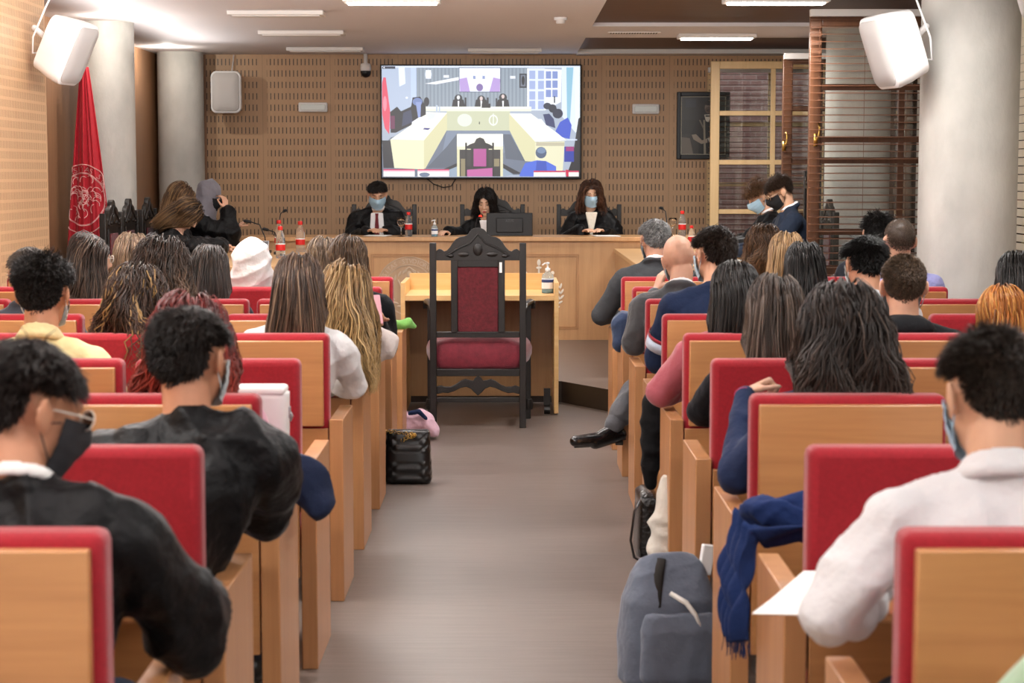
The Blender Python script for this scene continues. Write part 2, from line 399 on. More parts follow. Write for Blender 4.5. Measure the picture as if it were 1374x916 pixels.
# pale blind on the right wall beyond the near column
bl = MB()
for i in range(34): bl.box(-.025, .025, 6.5, 12.2, -.0015, .0015, 0, Matrix.Translation((3.14,0,.95+i*.052)) @ Matrix.Rotation(math.radians(62),4,'Y'))
for y in (7,9,11,12.1): bl.tube([(3.14,y,.93),(3.14,y,2.74)], .002, 4)
t = empty('window_blind', (3.14, 9.3, .93), 'cream slatted blind at the right edge behind the near column', 'blind')
bl.v = [(a-3.14,b_-9.3,c-.93) for a,b_,c in bl.v]; bl.build('blind_slats', mat('cream_slat', 'DDD6C6', .5), t)
MB().box(-.03,.03,-2.8,2.9,1.80,1.84).build('headrail', M_white, t, bevel=.004)
# baseboards
struct(MB().box(-3.03,-3.015,-2.5,12.3,0,.08).build('baseboard_left', M_riser))
# ceiling fittings
M_lit = mat('lit_diffuser', 'FFFFFF', .5, emis='FFF6EA', es=9)
def lum(x0, x1, y, lit, label):
    t = empty('ceiling_luminaire', ((x0+x1)/2, y, CZ), label, 'ceiling light', 'surface ceiling luminaires')
    hw = (x1-x0)/2
    MB().box(-hw, hw, -.11, .11, -.035, -.001).build('housing', M_white, t, bevel=.006)
    if lit: MB().box(-hw+.03, hw-.03, -.07, .07, -.047, -.033).build('diffuser', M_lit, t, bevel=.004)
    else: MB().box(-hw+.03, hw-.03, -.07, .07, -.043, -.033).build('diffuser', M_white, t, bevel=.004)
    return t
lum(-1.12, -.46, 12.75, True, 'lit white ceiling luminaire at the top edge left of centre')
lum(1.45, 2.16, 12.75, True, 'lit white luminaire at the top edge on the dark slatted ceiling')
lum(1.44, 2.10, 16.05, True, 'lit white luminaire on the white beam between dark ceiling fields')
lum(-2.05, -1.35, 13.8, False, 'unlit white ceiling luminaire, nearest of the four unlit ones')
lum(-2.08, -1.37, 15.7, False, 'unlit white ceiling luminaire, second nearest of the unlit left row')
lum(-2.09, -1.37, 17.75, False, 'unlit white ceiling luminaire just before the wall camera')
lum(-.39, .31, 17.9, False, 'unlit white ceiling luminaire right above the wall screen')
for y, x in ((14.2, -3.0),(17.6,-3.2)):
    l = bpy.data.lights.new('cove_light', 'POINT'); l.energy = 10; l.shadow_soft_size = 0; l.color = (1,.95,.86)
    o = bpy.data.objects.new('cove_light', l); COL.objects.link(o); o.location = (x, y, CZ-.06)
t = empty('smoke_detector', (.393, 14.35, CZ), 'small round white smoke detector on the white ceiling', 'smoke detector')
MB().lathe([(.05,0),(.05,-.02),(.035,-.022),(.033,-.045),(.0,-.047)], seg=24).build('detector_body', M_plastic, t, smooth=True)
t = empty('ceiling_vent', (1.05, 15.8, CZ), 'long slotted white air vent on the beam', 'vent')
v = MB().box(-.22,.22,-.05,.05,-.01,-.001).build('vent_frame', M_white, t, bevel=.003)
v = MB()
for i in range(18): v.box(-.2+i*.0225, -.19+i*.0225, -.035,.035,-.013,-.009)
v.build('vent_slot_shade', M_gapshade, t)  # solid dark bars standing in for the shade in the slots
# wall fittings
def emlight(x0, x1, z0, z1, label):
    t = empty('emergency_light', ((x0+x1)/2, WY, z0), label, 'emergency light', 'emergency lights on the back wall')
    hw = (x1-x0)/2; h = z1-z0
    MB().box(-hw, hw, -.05, -.001, 0, h).build('housing', M_plastic, t, bevel=.015, bseg=3)
    MB().box(-hw+.02, hw-.02, -.058, -.045, .018, h-.018).build('lens', mat('em_lens','D8DEDA',.25), t, bevel=.006)
emlight(-2.10, -1.81, 2.22, 2.315, 'white emergency light on the slotted wall left of the screen')
emlight(1.23, 1.50, 2.20, 2.30, 'white emergency light on the slotted wall left of the portrait')
def speaker(name, loc, rot, label, mount, cable):
    t = empty(name, loc, label, 'loudspeaker', 'white wall loudspeakers'); t.rotation_euler = rot
    # local: front faces -y, width x, height z
    b = MB(); rs = []
    def rr(hx, hz, y, k=8, r=.06):
        pts = []
        for cx, cz, a0 in ((hx-r,hz-r,0),(-hx+r,hz-r,PI/2),(-hx+r,-hz+r,PI),(hx-r,-hz+r,3*PI/2)):
            for i in range(k): 
                a = a0+PI/2*i/(k-1); pts.append((cx+r*math.cos(a), y, cz+r*math.sin(a)))
        return pts
    b.rings([rr(.09,.14,.13), rr(.125,.18,.11), rr(.145,.20,0), rr(.15,.207,-.075), rr(.147,.203,-.095), rr(.135,.19,-.105)])
    b.build('cabinet', M_plastic, t, smooth=True, fixn=True).data.set_sharp_from_angle(angle=math.radians(35))
    g = MB(); g.rings([rr(.132,.187,-.1052,r=.05), rr(.128,.183,-.112,r=.05), rr(.06,.1,-.121,r=.03)]); g.build('grille', M_grille, t, smooth=True, fixn=True)
    mb = MB(); 
    for a, b_ in zip(mount[:-1], mount[1:]): mb.caps(a, b_, .018, .018)
    mb.build('mount_arm', M_plastic, t, smooth=True)
    if cable: MB().tube(cable, .006, 6).build('cable', M_plastic, t, smooth=True)
    return t
speaker('loudspeaker', (-2.79, 11.85, 2.385), (math.radians(25), 0, math.radians(76)), 'white loudspeaker tilted off the near left wood wall above the red flag',
    [(0,.12,0),(-.10,.2,.05)], [(-.05,.12,-.08),(-.10,.15,-.10),(-.15,.16,.0),(-.14,.16,.2),(-.06,.18,.42)])
speaker('loudspeaker', (-2.778, 18.52, 2.405), (0,0,0), 'front-facing white loudspeaker on the back wall left of the screen', [(0,.12,0),(0,.22,0)], [(0,.1,.1),(.02,.18,.2),(.04,.2,.38)])
speaker('loudspeaker', (2.13, 10.4, 2.295), (math.radians(19), 0, math.radians(-76)), 'white loudspeaker tilted off the near concrete column on the right',
    [(0,.10,.0),(.06,.19,.06)], [(.0,.12,-.1),(.10,.15,-.12),(.13,.16,.0),(.12,.15,.2),(.08,.15,.45)])
speaker('loudspeaker', (2.47, 8.66, 2.52), (math.radians(19), 0, math.radians(-76)), 'white loudspeaker cut off by the top right corner of the picture', [(0,.10,.0),(.09,.2,.05)], None)
t = empty('wall_camera', (-1.42, WY-.12, 2.62), 'small black dome camera hanging left above the screen', 'camera')
MB().lathe([(.02,.17),(.02,.08),(.05,.07),(.055,.02),(.05,0)], seg=20).build('camera_mount', M_white, t, smooth=True)
MB().ell((0,0,-.01), (.052,.052,.055)).build('camera_ball', M_blackpl, t, smooth=True)
# ------------------------------------------------------------------ screen with the relayed picture
def vcol_mat(key, emis):
    m, nt, b = newmat(key); a = N(nt, 'ShaderNodeVertexColor', layer_name='Col')
    if emis:
        b.inputs['Base Color'].default_value = (.01,.01,.01,1); L(nt, a.outputs[0], b.inputs['Emission Color']); b.inputs['Emission Strength'].default_value = emis; b.inputs['Roughness'].default_value = .3
    else: L(nt, a.outputs[0], b.inputs['Base Color']); b.inputs['Roughness'].default_value = .35
    MATS[key] = m; return m
def flat_picture(name, shapes, x0, x1, z0, z1, y, rect, matl, parent):
    """coloured flat polygons, each layer a fraction of a millimetre over the last"""
    V = []; Fc = []; C = []
    rx0, ry0, rx1, ry1 = rect
    for k, (col, pts) in enumerate(shapes):
        n = len(pts); b = len(V)
        for px_, py_ in pts:
            u = min(max((px_-rx0)/(rx1-rx0),0),1); v = min(max((py_-ry0)/(ry1-ry0),0),1)
            V.append((x0+u*(x1-x0), y-.00004*k, z1-v*(z1-z0)))
        Fc.append(tuple(range(b, b+n)))
        c = lin(col); C += [c]*n
    me = bpy.data.meshes.new(name); me.from_pydata(V, [], Fc); me.materials.append(matl)
    ca = me.color_attributes.new('Col', 'FLOAT_COLOR', 'CORNER'); buf = []
    for p in me.polygons:
        for li in p.loop_indices: buf += [*C[me.loops[li].vertex_index], 1]
    ca.data.foreach_set('color', buf)
    o = bpy.data.objects.new(name, me); COL.objects.link(o); o.parent = parent; return o
def ell2(cx, cy, rx, ry, n=14): return [(cx+rx*math.cos(2*PI*i/n), cy+ry*math.sin(2*PI*i/n)) for i in range(n)]
def rc(a, b, c, d): return [(a,b),(c,b),(c,d),(a,d)]
S = []
def s_(col, pts): S.append((col, pts))
s_('A9B4C6', rc(52,35,1328,760))
s_('B4C2DA', [(52,35),(240,35),(250,330),(52,330)]); s_('E6EEFF', [(160,45),(200,40),(205,150),(165,170)])
s_('8E9AA8', [(270,35),(1000,35),(1000,300),(270,300)])
for i in range(60):
    s_('98A6B4' if i % 2 else '808C9A', rc(290+i*12, 50, 296+i*12, 300))
s_('BFD0F6', [(240,35),(275,35),(275,300),(240,300)])
s_('DCE6FF', rc(52,35,1328,46)); s_('F4F6FF', [(330,150),(560,105),(560,125),(400,155)])
s_('C4CEE2', ell2(352,90,22,30)); s_('EEF2FF', rc(335,62,370,118)); s_('E8ECFA', rc(450,95,485,112)); s_('E8ECFA', rc(878,100,912,118))
# inner screen
s_('4a5570', rc(548,45,818,206)); s_('EAF0FF', rc(552,49,814,202)); s_('B59AD8', [(552,120),(600,110),(620,202),(556,202)]); s_('B59AD8', [(814,120),(770,110),(745,202),(812,202)])
s_('FFFFFF', [(610,120),(750,120),(740,160),(620,160)]); s_('7f6aa6', ell2(682,175,22,25)); s_('8a9ac8', rc(640,100,656,120)); s_('8a9ac8', rc(700,100,716,120))
s_('2c3038', rc(938,85,985,178)); s_('6c7484', rc(946,93,978,168)); s_('1d2028', ell2(962,130,10,30))
# windows right
s_('DFE8FF', rc(990,50,1100,325))
for a in (996,1052): 
    for bq in (66,132,200,262): s_('A2B2DE', rc(a+6,bq,a+44,bq+54))
s_('FFFFFF', rc(988,50,996,325)); s_('EEF4FF', [(1100,55),(1210,60),(1205,270),(1100,325)])
for a in (1108,1150):
    for bq in (70,130,190): s_('8294CC', rc(a,bq,a+34,bq+48))
s_('DDE9FF', [(1210,45),(1310,45),(1300,470),(1210,360)]); s_('8FC0D8', [(1240,45),(1285,45),(1262,430),(1245,380)]); s_('E6F2FF', [(1290,45),(1328,45),(1328,440),(1300,470)])
s_('1B1B22', [(1318,380),(1328,370),(1328,760),(1240,760),(1280,640)])
# flag
s_('E0506A', [(62,110),(78,110),(105,330),(98,480),(70,440),(54,350),(54,150)]); s_('F08CA0', ell2(72,280,12,50))
# floor
s_('6b7588', [(300,455),(1000,455),(1240,740),(52,760),(52,560),(110,500)]); s_('7b889e', [(470,458),(875,458),(960,600),(440,600)]); s_('57606f', [(340,700),(470,560),(540,470),(540,700)]); s_('57606f', [(830,480),(880,480),(975,655),(850,640)])
s_('2a2c34', [(52,520),(110,520),(130,700),(60,700)]); s_('23262e', [(440,712),(535,668),(535,690),(470,718)]); s_('23262e', [(832,672),(955,738),(900,740),(832,700)]); s_('93a4b8', [(470,718),(535,690),(535,756),(490,756)]); s_('93a4b8', [(832,700),(900,745),(832,756)])
# judge desk
s_('E9EED8', rc(335,300,1015,330)); s_('C8CCAE', rc(470,330,878,456)); s_('F3F7EA', rc(335,300,1015,314)); s_('DFE6DA', ell2(585,388,48,42)); s_('E8EEE6', ell2(770,388,30,36)); s_('C8CCAE', ell2(770,388,22,27)); s_('E8EEE6', rc(767,345,773,425)); s_('2a2a30', rc(677,398,683,414))
# side desks
s_('F6F6E8', [(330,335),(472,340),(325,520),(105,515),(240,420)]); s_('D8D4AA', [(472,340),(472,450),(330,705),(318,705),(322,520)]); s_('E7E6C4', [(105,516),(322,520),(322,710),(130,700)])
s_('F8FAF4', [(872,345),(1012,345),(1245,520),(1040,528)]); s_('DAD6AC', [(872,345),(1040,528),(1040,660),(975,655),(872,450)]); s_('E6E3C2', [(1040,530),(1230,525),(1218,720),(1040,720)]); s_('BFB9A0', rc(1046,532,1228,556))
# people on the judge bench
for cx, cy in ((545,238),(692,245),(832,232)):
    s_('25272f', ell2(cx,cy+8,26,26)); s_('1b1d24', [(cx-42,300),(cx-34,256),(cx,244),(cx+34,256),(cx+42,300)]); s_('D9C6C4' if cx != 545 else 'E8EAF2', ell2(cx,cy+2,10,14)); s_('F4F6FC', [(cx-5,262),(cx+6,262),(cx+4,300),(cx-3,300)])
s_('14151a', rc(695,280,752,308)); s_('20222a', rc(585,240,597,300)); s_('20222a', rc(728,240,740,290)); s_('20222a', rc(785,245,795,300))
# left party
s_('22242c', [(105,335),(150,300),(175,330),(240,300),(250,240),(300,235),(335,300),(335,352),(250,395),(240,420),(140,470),(108,470)]); s_('6f83b8', ell2(282,268,32,26)); s_('8C9CD0', [(270,270),(305,270),(300,370),(285,370)]); s_('2a2c36', ell2(340,268,18,30)); s_('39405c', [(190,340),(240,320),(250,400),(180,430)]); s_('6a2850', rc(105,360,135,445))
s_('EEF0FA', [(245,400),(290,370),(335,365),(318,425),(245,428)]); s_('3d3a86', [(325,438),(365,440),(350,452),(316,448)]); s_('DDE2F2', [(335,340),(400,345),(390,375),(350,390)])
s_('B9C6DA', rc(400,290,412,336)); s_('B9C6DA', rc(418,300,428,336)); s_('F4F6FF', ell2(213,242,8,7))
# right party
s_('2a3046', ell2(1118,296,26,22)); s_('232838', ell2(1152,312,26,28)); s_('252b42', ell2(1185,345,34,32)); s_('303a66', [(1090,350),(1130,345),(1160,380),(1170,440),(1110,420)]); s_('3B56C8', [(1170,460),(1200,400),(1250,370),(1275,420),(1262,510),(1215,500)]); s_('2438A0', [(1228,560),(1290,560),(1290,660),(1228,660)]); s_('9A2A78', rc(1238,560,1290,590)); s_('20222a', rc(1160,232,1168,275))
s_('D8E2FF', rc(1240,512,1310,520)); s_('F8FAFF', [(960,395),(1010,395),(1030,430),(985,425)]); s_('EEF0F8', [(1020,380),(1080,380),(1110,420),(1050,425)])
# table and chair in the centre
s_('FDFBEC', rc(535,478,832,578)); s_('F5EFCB', rc(535,560,832,580)); s_('E3DDB6', rc(535,578,552,756)); s_('E3DDB6', rc(815,578,832,756)); s_('2c2a2c', rc(552,580,815,756)); s_('8b8060', rc(560,640,600,756)); s_('8b8060', rc(770,640,808,690))
s_('141418', rc(588,535,600,756)); s_('141418', rc(762,535,774,756)); s_('17171c', [(596,560),(620,545),(648,535),(660,510),(684,500),(708,510),(720,535),(745,545),(768,560),(768,575),(596,575)]); s_('1c1a20', rc(625,570,740,700)); s_('B04A92', rc(642,575,724,690)); s_('1c1a20', rc(596,690,768,704)); s_('C060A0', [(600,712),(764,700),(764,756),(600,756)])
# man in suit, seat backs
s_('4a5a78', ell2(1078,600,36,38)); s_('6f86a8', ell2(1080,586,28,20)); s_('4a6ad8', [(940,740),(975,668),(1050,650),(1110,655),(1175,690),(1176,756),(940,756)]); s_('3450b8', [(1050,655),(1110,655),(1120,756),(1040,756)])
for a, c in ((60,262),(280,484)): s_('F09AB8', rc(a,712,c,722)); s_('C42858', rc(a,708,c,714)); s_('F2EBE6', rc(a,722,c,756))
for a, c in ((1030,1235),(1256,1322)): s_('C42858', rc(a,718,c,728)); s_('F2EBE6', rc(a,728,c,756))
s_('D01848', [(1236,712),(1256,712),(1256,756),(1240,756)]); s_('6a7a94', ell2(325,744,34,14))
s_('33384a', rc(56,38,140,54)); s_('E8ECFA', rc(64,42,72,50))
tv = empty('wall_screen', (-.278, WY, 1.556), 'large wide flat screen on the back wall showing the relayed courtroom', 'screen')
MB().box(-1.0, 1.0, -.10, -.03, 0, 1.131).build('screen_housing', M_blackpl, tv, bevel=.006)
MB().box(-.3,.3,-.03,-.001,.3,.8).build('wall_bracket', M_blackpl, tv)
flat_picture('screen_picture', S, -.985, .983, .018, 1.116, -.1012, (52,35,1328,760), vcol_mat('screen_emission', .86), tv)
MB().tube([(-.55,-.05,.01),(-.48,-.03,-.05),(-.38,-.03,-.085),(-.30,-.03,-.07),(-.25,-.04,.01)], .005, 6).build('power_cable', M_blackpl, tv, smooth=True)
# portrait
P_ = []
P_.append(('26241f', rc(0,0,100,100)))
for c, p in (('2e2c2c', rc(0,0,60,40)), ('34343c', rc(10,4,34,18)), ('1b1a18', [(35,42),(50,36),(66,33),(88,38),(100,55),(100,100),(30,100),(24,62)]), ('302c28', [(0,66),(20,64),(40,76),(40,100),(0,100)]),
             ('7a6a5e', ell2(62,19,9,9.5)), ('5c4c42', ell2(62,23,8,6)), ('2a221d', ell2(62,11,9,4)), ('38302a', ell2(62,23.5,5,1.6)), ('C9C2B4', [(52,31),(70,30),(62,44),(56,42)]), ('1a1816', rc(55,32,66,34.5)),
             ('8d8676', [(50,40),(54,40),(57,100),(52,100)]), ('A39C8C', ell2(70,55,4,3)), ('6f675a', [(40,40),(44,40),(52,54),(50,56)]), ('6f675a', [(84,33),(88,33),(76,50),(73,48)]), 
             ('94887a', [(24,66),(34,65),(48,76),(60,72),(60,80),(46,82),(28,74)]), ('B9B2A4', [(60,72),(76,66),(88,74),(74,82),(66,82)]), ('6a6258', [(0,70),(20,72),(28,100),(0,100)])): P_.append((c, p))
pt = empty('framed_portrait', (1.94, WY, 1.752), 'dark framed portrait of a standing figure in black on the back wall', 'picture')
f = MB(); hw, h = .265, .668
f.box(-hw,-hw+.04,-.04,-.001,0,h); f.box(hw-.04,hw,-.04,-.001,0,h); f.box(-hw+.04,hw-.04,-.04,-.001,0,.045); f.box(-hw+.04,hw-.04,-.04,-.001,h-.045,h)
f.build('frame', mat('black_frame','14161b',.4), pt, bevel=.006)
f = MB(); a_ = .22
for q in ((-a_-.006,-a_+.004,.04,h-.04),(a_-.004,a_+.006,.04,h-.04)): f.box(q[0],q[1],-.03,-.02,q[2],q[3])
f.box(-a_,a_,-.03,-.02,.04,.052); f.box(-a_,a_,-.03,-.02,h-.052,h-.04)
f.build('gilt_slip', mat('slip','A29C8C',.4), pt)
flat_picture('painted_canvas', P_, -a_, a_, .05, h-.05, -.02, (0,0,100,100), vcol_mat('painting', 0), pt)
# ------------------------------------------------------------------ court furniture
def loc_mb(m, o): m.v = [(a-o[0], b-o[1], c-o[2]) for a,b,c in m.v]; return m
DZ = .15
jd = empty('judge_desk', (-.3, 16.5, DZ), 'long light wood bench desk with carved seals under the wall screen', 'desk')
o_ = (-.3, 16.5, DZ)
loc_mb(MB().box(-2.34, 1.9, 16.34, 16.37, DZ, 1.02), o_).build('front_panel', M_desk, jd)
loc_mb(MB().box(-2.36, 1.92, 16.30, 16.98, 1.018, 1.055), o_).build('desk_top', M_desk, jd, bevel=.004)
for x in (-2.34, 1.87): loc_mb(MB().box(x, x+.03, 16.37, 16.9, DZ, 1.02), o_).build('side_panel', M_desk, jd)
m = MB()
for a in (0, .018):
    x0, x1, z0, z1 = -1.21+a, .61-a, .245+a, .905-a
    m.box(x0,x1,16.332,16.341,z1-.005,z1); m.box(x0,x1,16.332,16.341,z0,z0+.005); m.box(x0,x0+.005,16.332,16.341,z0,z1); m.box(x1-.005,x1,16.332,16.341,z0,z1)
loc_mb(m, o_).build('panel_moulding', wood('moulding_wood','a5764a','b8875a','x'), jd)
M_relief = mat('pale_relief', 'C9B49C', .6); M_emb = mat('white_relief', 'E9E0D2', .5)
def ring2(m, cx, cz, r, t, y=16.334, n=64, mi=0): m.tube([(cx+r*math.cos(2*PI*i/n), y, cz+r*math.sin(2*PI*i/n)) for i in range(n)], t, 5, mi, closed=True)
def glyph_mesh(ch, size):
    cu = bpy.data.curves.new('t', 'FONT'); cu.body = ch; cu.size = size; cu.align_x = 'CENTER'; cu.extrude = .0015; cu.resolution_u = 2
    ob = bpy.data.objects.new('t', cu); COL.objects.link(ob)
    dg = bpy.context.evaluated_depsgraph_get(); me = bpy.data.meshes.new_from_object(ob.evaluated_get(dg))
    v = [tuple(x.co) for x in me.vertices]; f = [tuple(p.vertices) for p in me.polygons]
    bpy.data.objects.remove(ob); bpy.data.meshes.remove(me); return v, f
def ring_text(m, text, cx, cz, r, size, a0, step, fn=None, y=16.334):
    for i, ch in enumerate(text):
        if ch == ' ': continue
        a = math.radians(a0+i*step)   # from vertical, clockwise
        v, f = glyph_mesh(ch, size); vv = []
        for x, yy, zz in v:
            rr_ = r+yy; px_ = cx+math.sin(a)*rr_+math.cos(a)*x; pz_ = cz+math.cos(a)*rr_-math.sin(a)*x
            vv.append((px_, y-zz, pz_))
        m.add(vv, f)
m = MB(); SX, SZ = -.875, .59
m.lathe([(.288,0),(.288,.004)], (0,0,0), 64, 0, Matrix.Rotation(PI/2,3,'X'))
m.v = [(a+SX, b+16.341, c+SZ) for a,b,c in m.v]
loc_mb(m, o_).build('seal_disc', wood('seal_disc_wood','b39474','c0a283','z'), jd)
m = MB()
for r, t in ((.290,.0035),(.222,.003),(.215,.002)): ring2(m, SX, SZ, r, t)
ring_text(m, 'VNIVERSITAS', SX, SZ, .236, .056, -104, 7.6); ring_text(m, '·STVDIORVM·', SX, SZ, .236, .056, -19, 7.4)
# standing figure between branches inside the seal
m.tube([(SX,16.333,SZ-.2),(SX,16.333,SZ+.1)], [.05,.025], 6, flat=.1); m.ell((SX,16.334,SZ+.14), (.022,.006,.028))
m.tube([(SX-.06,16.333,SZ+.16),(SX,16.333,SZ+.20),(SX+.06,16.333,SZ+.16)], .006, 5)
for sgn in (-1,1):
    m.tube([(SX+sgn*.01,16.333,SZ+.08),(SX+sgn*.07,16.333,SZ+.02),(SX+sgn*.10,16.333,SZ+.09)], .01, 5)
    for k in range(9):
        a = math.radians(-60+k*17); cx = SX+sgn*.165*math.cos(a); cz = SZ+.165*math.sin(a)
        m.ell((cx,16.334,cz), (.009,.004,.028), Matrix.Rotation(-sgn*(a-.5),3,'Y'))
loc_mb(m, o_).build('seal_relief', M_relief, jd)
m = MB(); EX, EZ = .262, .58
m.tube([(EX,16.333,EZ-.2),(EX,16.333,EZ+.2)], .008, 6); m.ell((EX,16.334,EZ+.25), (.016,.005,.03)); m.ell((EX,16.334,EZ+.205),(.024,.005,.012))
m.tube([(EX-.12,16.333,EZ+.155),(EX,16.333,EZ+.14),(EX+.125,16.333,EZ+.155)], .007, 6)
for sgn in (-1,1):
    m.ell((EX+sgn*.12,16.334,EZ+.16),(.016,.004,.016))
    m.tube([(EX+sgn*.12,16.333,EZ+.15),(EX+sgn*.085,16.333,EZ+.02)], .003, 4); m.tube([(EX+sgn*.12,16.333,EZ+.15),(EX+sgn*.16,16.333,EZ+.02)], .003, 4)
    m.tube([(EX+sgn*.075,16.333,EZ+.02),(EX+sgn*.12,16.333,EZ),(EX+sgn*.17,16.333,EZ+.02)], .006, 5)
    for k in range(8):
        a = math.radians(-85+k*15); rr_ = .19; cx = EX+sgn*rr_*math.cos(a); cz = EZ-.02+rr_*math.sin(a)
        for q in (-1,1): m.ell((cx+q*.014,16.334,cz), (.009,.003,.026), Matrix.Rotation(-sgn*(a)+q*.6*sgn,3,'Y'))
loc_mb(m, o_).build('scales_emblem', M_emb, jd)
loc_mb(MB().box(-.31,-.29,16.33,16.341,.64,.67), o_).build('socket', M_blackpl, jd)
def side_desk(x0, x1, y0, y1, label):
    o = ((x0+x1)/2, (y0+y1)/2, DZ); t = empty('side_desk', o, label, 'desk', 'side desks of the two parties')
    inner = x0 if x0 > 0 else x1-.03
    loc_mb(MB().box(inner, inner+.03, y0+.03, y1-.002, DZ, .922), o).build('front_panel', M_desk, t)
    loc_mb(MB().box(x0+.001, x1-.001, y0, y0+.03, DZ, .922), o).build('end_panel', M_desk, t)
    loc_mb(MB().box(x0-.01, x1+.01, y0-.01, y1-.002, .92, .955), o).build('desk_top', M_desktop, t, bevel=.004)
side_desk(.93, 1.76, 13.2, 16.3, 'light wood side desk on the right before the opened windows')
side_desk(-2.32, -1.50, 13.2, 16.3, 'light wood side desk on the left behind the white hijab')
wt = empty('witness_table', (-.195, 12.7, 0), 'small open-fronted light wood table with raised rim behind the carved chair', 'table'); o = (-.195,12.7,0)
for x in (-.72, .30): loc_mb(MB().box(x, x+.03, 12.35, 13.0, 0.01, .885), o).build('side_panel', M_table, wt, bevel=.002)
loc_mb(MB().box(-.69, .30, 12.345, 12.985, .765, .80), o).build('table_top', M_table, wt, bevel=.002)
loc_mb(MB().box(-.69, .30, 12.975, 13.0, .80, .915), o).build('back_rim', M_table, wt)
loc_mb(MB().box(-.69, .30, 12.93, 12.96, .06, .765), o).build('modesty_panel', M_tableshade, wt)
for x in (.255,):
    c = MB(); c.box(x-.022,x+.022,12.40,12.45,.06,.17); c.tube([(x-.02,12.42,.03),(x+.02,12.42,.03)], .03, 12); loc_mb(c, o).build('table_caster', M_black, wt)  # small black caster at the right leg panel
# ------------------------------------------------------------------ carved armchair (local: back at y=0, faces +y)
def carved_chair(loc, rz, label, group='carved dark armchairs with red velvet'):
    t = empty('carved_armchair', loc, label, 'chair', group, rz)
    for s in (-1,1):
        MB().box(min(s*.304,s*.262), max(s*.304,s*.262), -.022, .022, 0, 1.172).build('back_post', M_black, t, bevel=.004)
        m = MB(); m.box(min(s*.305,s*.34), max(s*.305,s*.34), .44, .48, 0, .76)
        m.lathe([(.028,.06),(.034,.09),(.026,.13)], (s*.322,.46,0), 12); m.build('front_leg', M_black, t, bevel=.003)
        a = MB(); a.tube([(s*.285,.0,.735),(s*.30,.15,.77),(s*.325,.35,.775),(s*.335,.47,.77),(s*.34,.54,.745)], [.022,.022,.025,.03,.028], 8, flat=.7); a.tube([(s*.34-.03,.535,.745),(s*.34+.03,.535,.745)], .026, 10)
        a.build('arm', M_black, t, smooth=True)
        MB().box(min(s*.27,s*.30), max(s*.27,s*.30), .02, .45, .10, .13).build('side_stretcher', M_black, t, bevel=.003)
    half = [(0,1.266),(.02,1.264),(.038,1.257),(.052,1.243),(.062,1.224),(.085,1.213),(.115,1.208),(.138,1.195),(.158,1.172),(.175,1.145),(.195,1.124),(.212,1.118),(.228,1.130),(.245,1.134),(.262,1.122)]
    outl = [(-x,z) for x,z in half[::-1][:-1]]+half+[(.262,1.062),(-.262,1.062)]
    m = MB(); m.prism(outl, -.018, .018)
    # carving on both faces
    for yy in (-.02,.02):
        m.tube([(-.2,yy,1.09),(-.12,yy,1.14),(-.05,yy,1.17),(0,yy,1.225),(.05,yy,1.17),(.12,yy,1.14),(.2,yy,1.09)], .007, 6)
        m.ell((0,yy,1.13),(.03,.008,.04)); 
        for s in (-1,1): m.ell((s*.09,yy,1.10),(.035,.008,.016)); m.ell((s*.17,yy,1.09),(.02,.008,.012))
    m.build('carved_crest', M_black, t, bevel=.004, fixn=True)
    f = MB(); f.box(-.17,-.128,-.016,.016,.60,1.066); f.box(.128,.17,-.016,.016,.60,1.066); f.box(-.128,.128,-.016,.016,1.02,1.066); f.box(-.262,.262,-.016,.016,.575,.612)
    f.build('back_frame', M_black, t, bevel=.003)
    MB().box(-.13,.13,-.010,.022,.608,1.024).build('back_upholstery', M_velvetback, t, bevel=.008)
    # cushion: domed, wider at the front
    rs = []
    def oc(hx0, hx1, y0, y1, z, n=6, r=.05):
        pts = []
        for (cx, cy, a0) in ((hx1-r,y1-r,0),(-hx1+r,y1-r,PI/2),(-hx0+r,y0+r,PI),(hx0-r,y0+r,3*PI/2)):
            for i in range(n): a = a0+PI/2*i/(n-1); pts.append((cx+r*math.cos(a), cy+r*math.sin(a), z))
        return pts
    for k, z in ((-.012,.37),(.012,.39),(.028,.43),(.03,.47),(.018,.51),(-.01,.54),(-.06,.56),(-.13,.572)):
        rs.append(oc(.272+k, .318+k, .02-k*.3, .50+k, z, r=.06))
    c = MB(); c.rings(rs); c.build('seat_cushion', M_velvet, t, smooth=True, fixn=True)
    MB().box(-.262,.262,-.014,.45,.33,.375).build('seat_rail', M_black, t, bevel=.003)
    hl = [(0,.335),(.02,.318),(.032,.300),(.055,.305),(.08,.312),(.11,.300),(.145,.275),(.175,.262),(.21,.262),(.235,.270),(.262,.262)]
    lo_ = [(.262,.215),(.225,.225),(.19,.222),(.15,.235),(.11,.255),(.075,.262),(.045,.250),(.025,.228),(0,.205)]
    outl = [(-x,z) for x,z in hl[::-1][:-1]]+hl+lo_+[(-x,z) for x,z in lo_[::-1][1:]]
    MB().prism(outl, -.012, .012).build('carved_stretcher', M_black, t, bevel=.003, fixn=True)
    MB().box(-.262,.262,-.014,.014,.165,.195).build('stretcher', M_black, t, bevel=.003)
    return t
wc = carved_chair((-.196, 11.73, 0), 0, 'dark carved armchair with red velvet, seen from behind before the table', None)
m = MB().box(.135,.152,-.019,-.016,.985,1.05); m.build('paper_tag', M_paper, wc)
def cdup(loc, rz, label, s=1.0):
    c = dup(wc, loc, rz, label, 'carved dark armchairs with red velvet')
    for k in children(c):
        if k.name.startswith('paper_tag'): bpy.data.objects.remove(k)
    c.scale = (1,1,s); return c
cdup((-1.17,17.52,DZ), PI, 'dark carved armchair of the masked man with the red tie')
cdup((-.155,17.52,DZ), PI, 'dark carved armchair of the woman behind the monitor')
cdup((.75,17.52,DZ), PI, 'dark carved armchair of the masked woman with long brown hair')
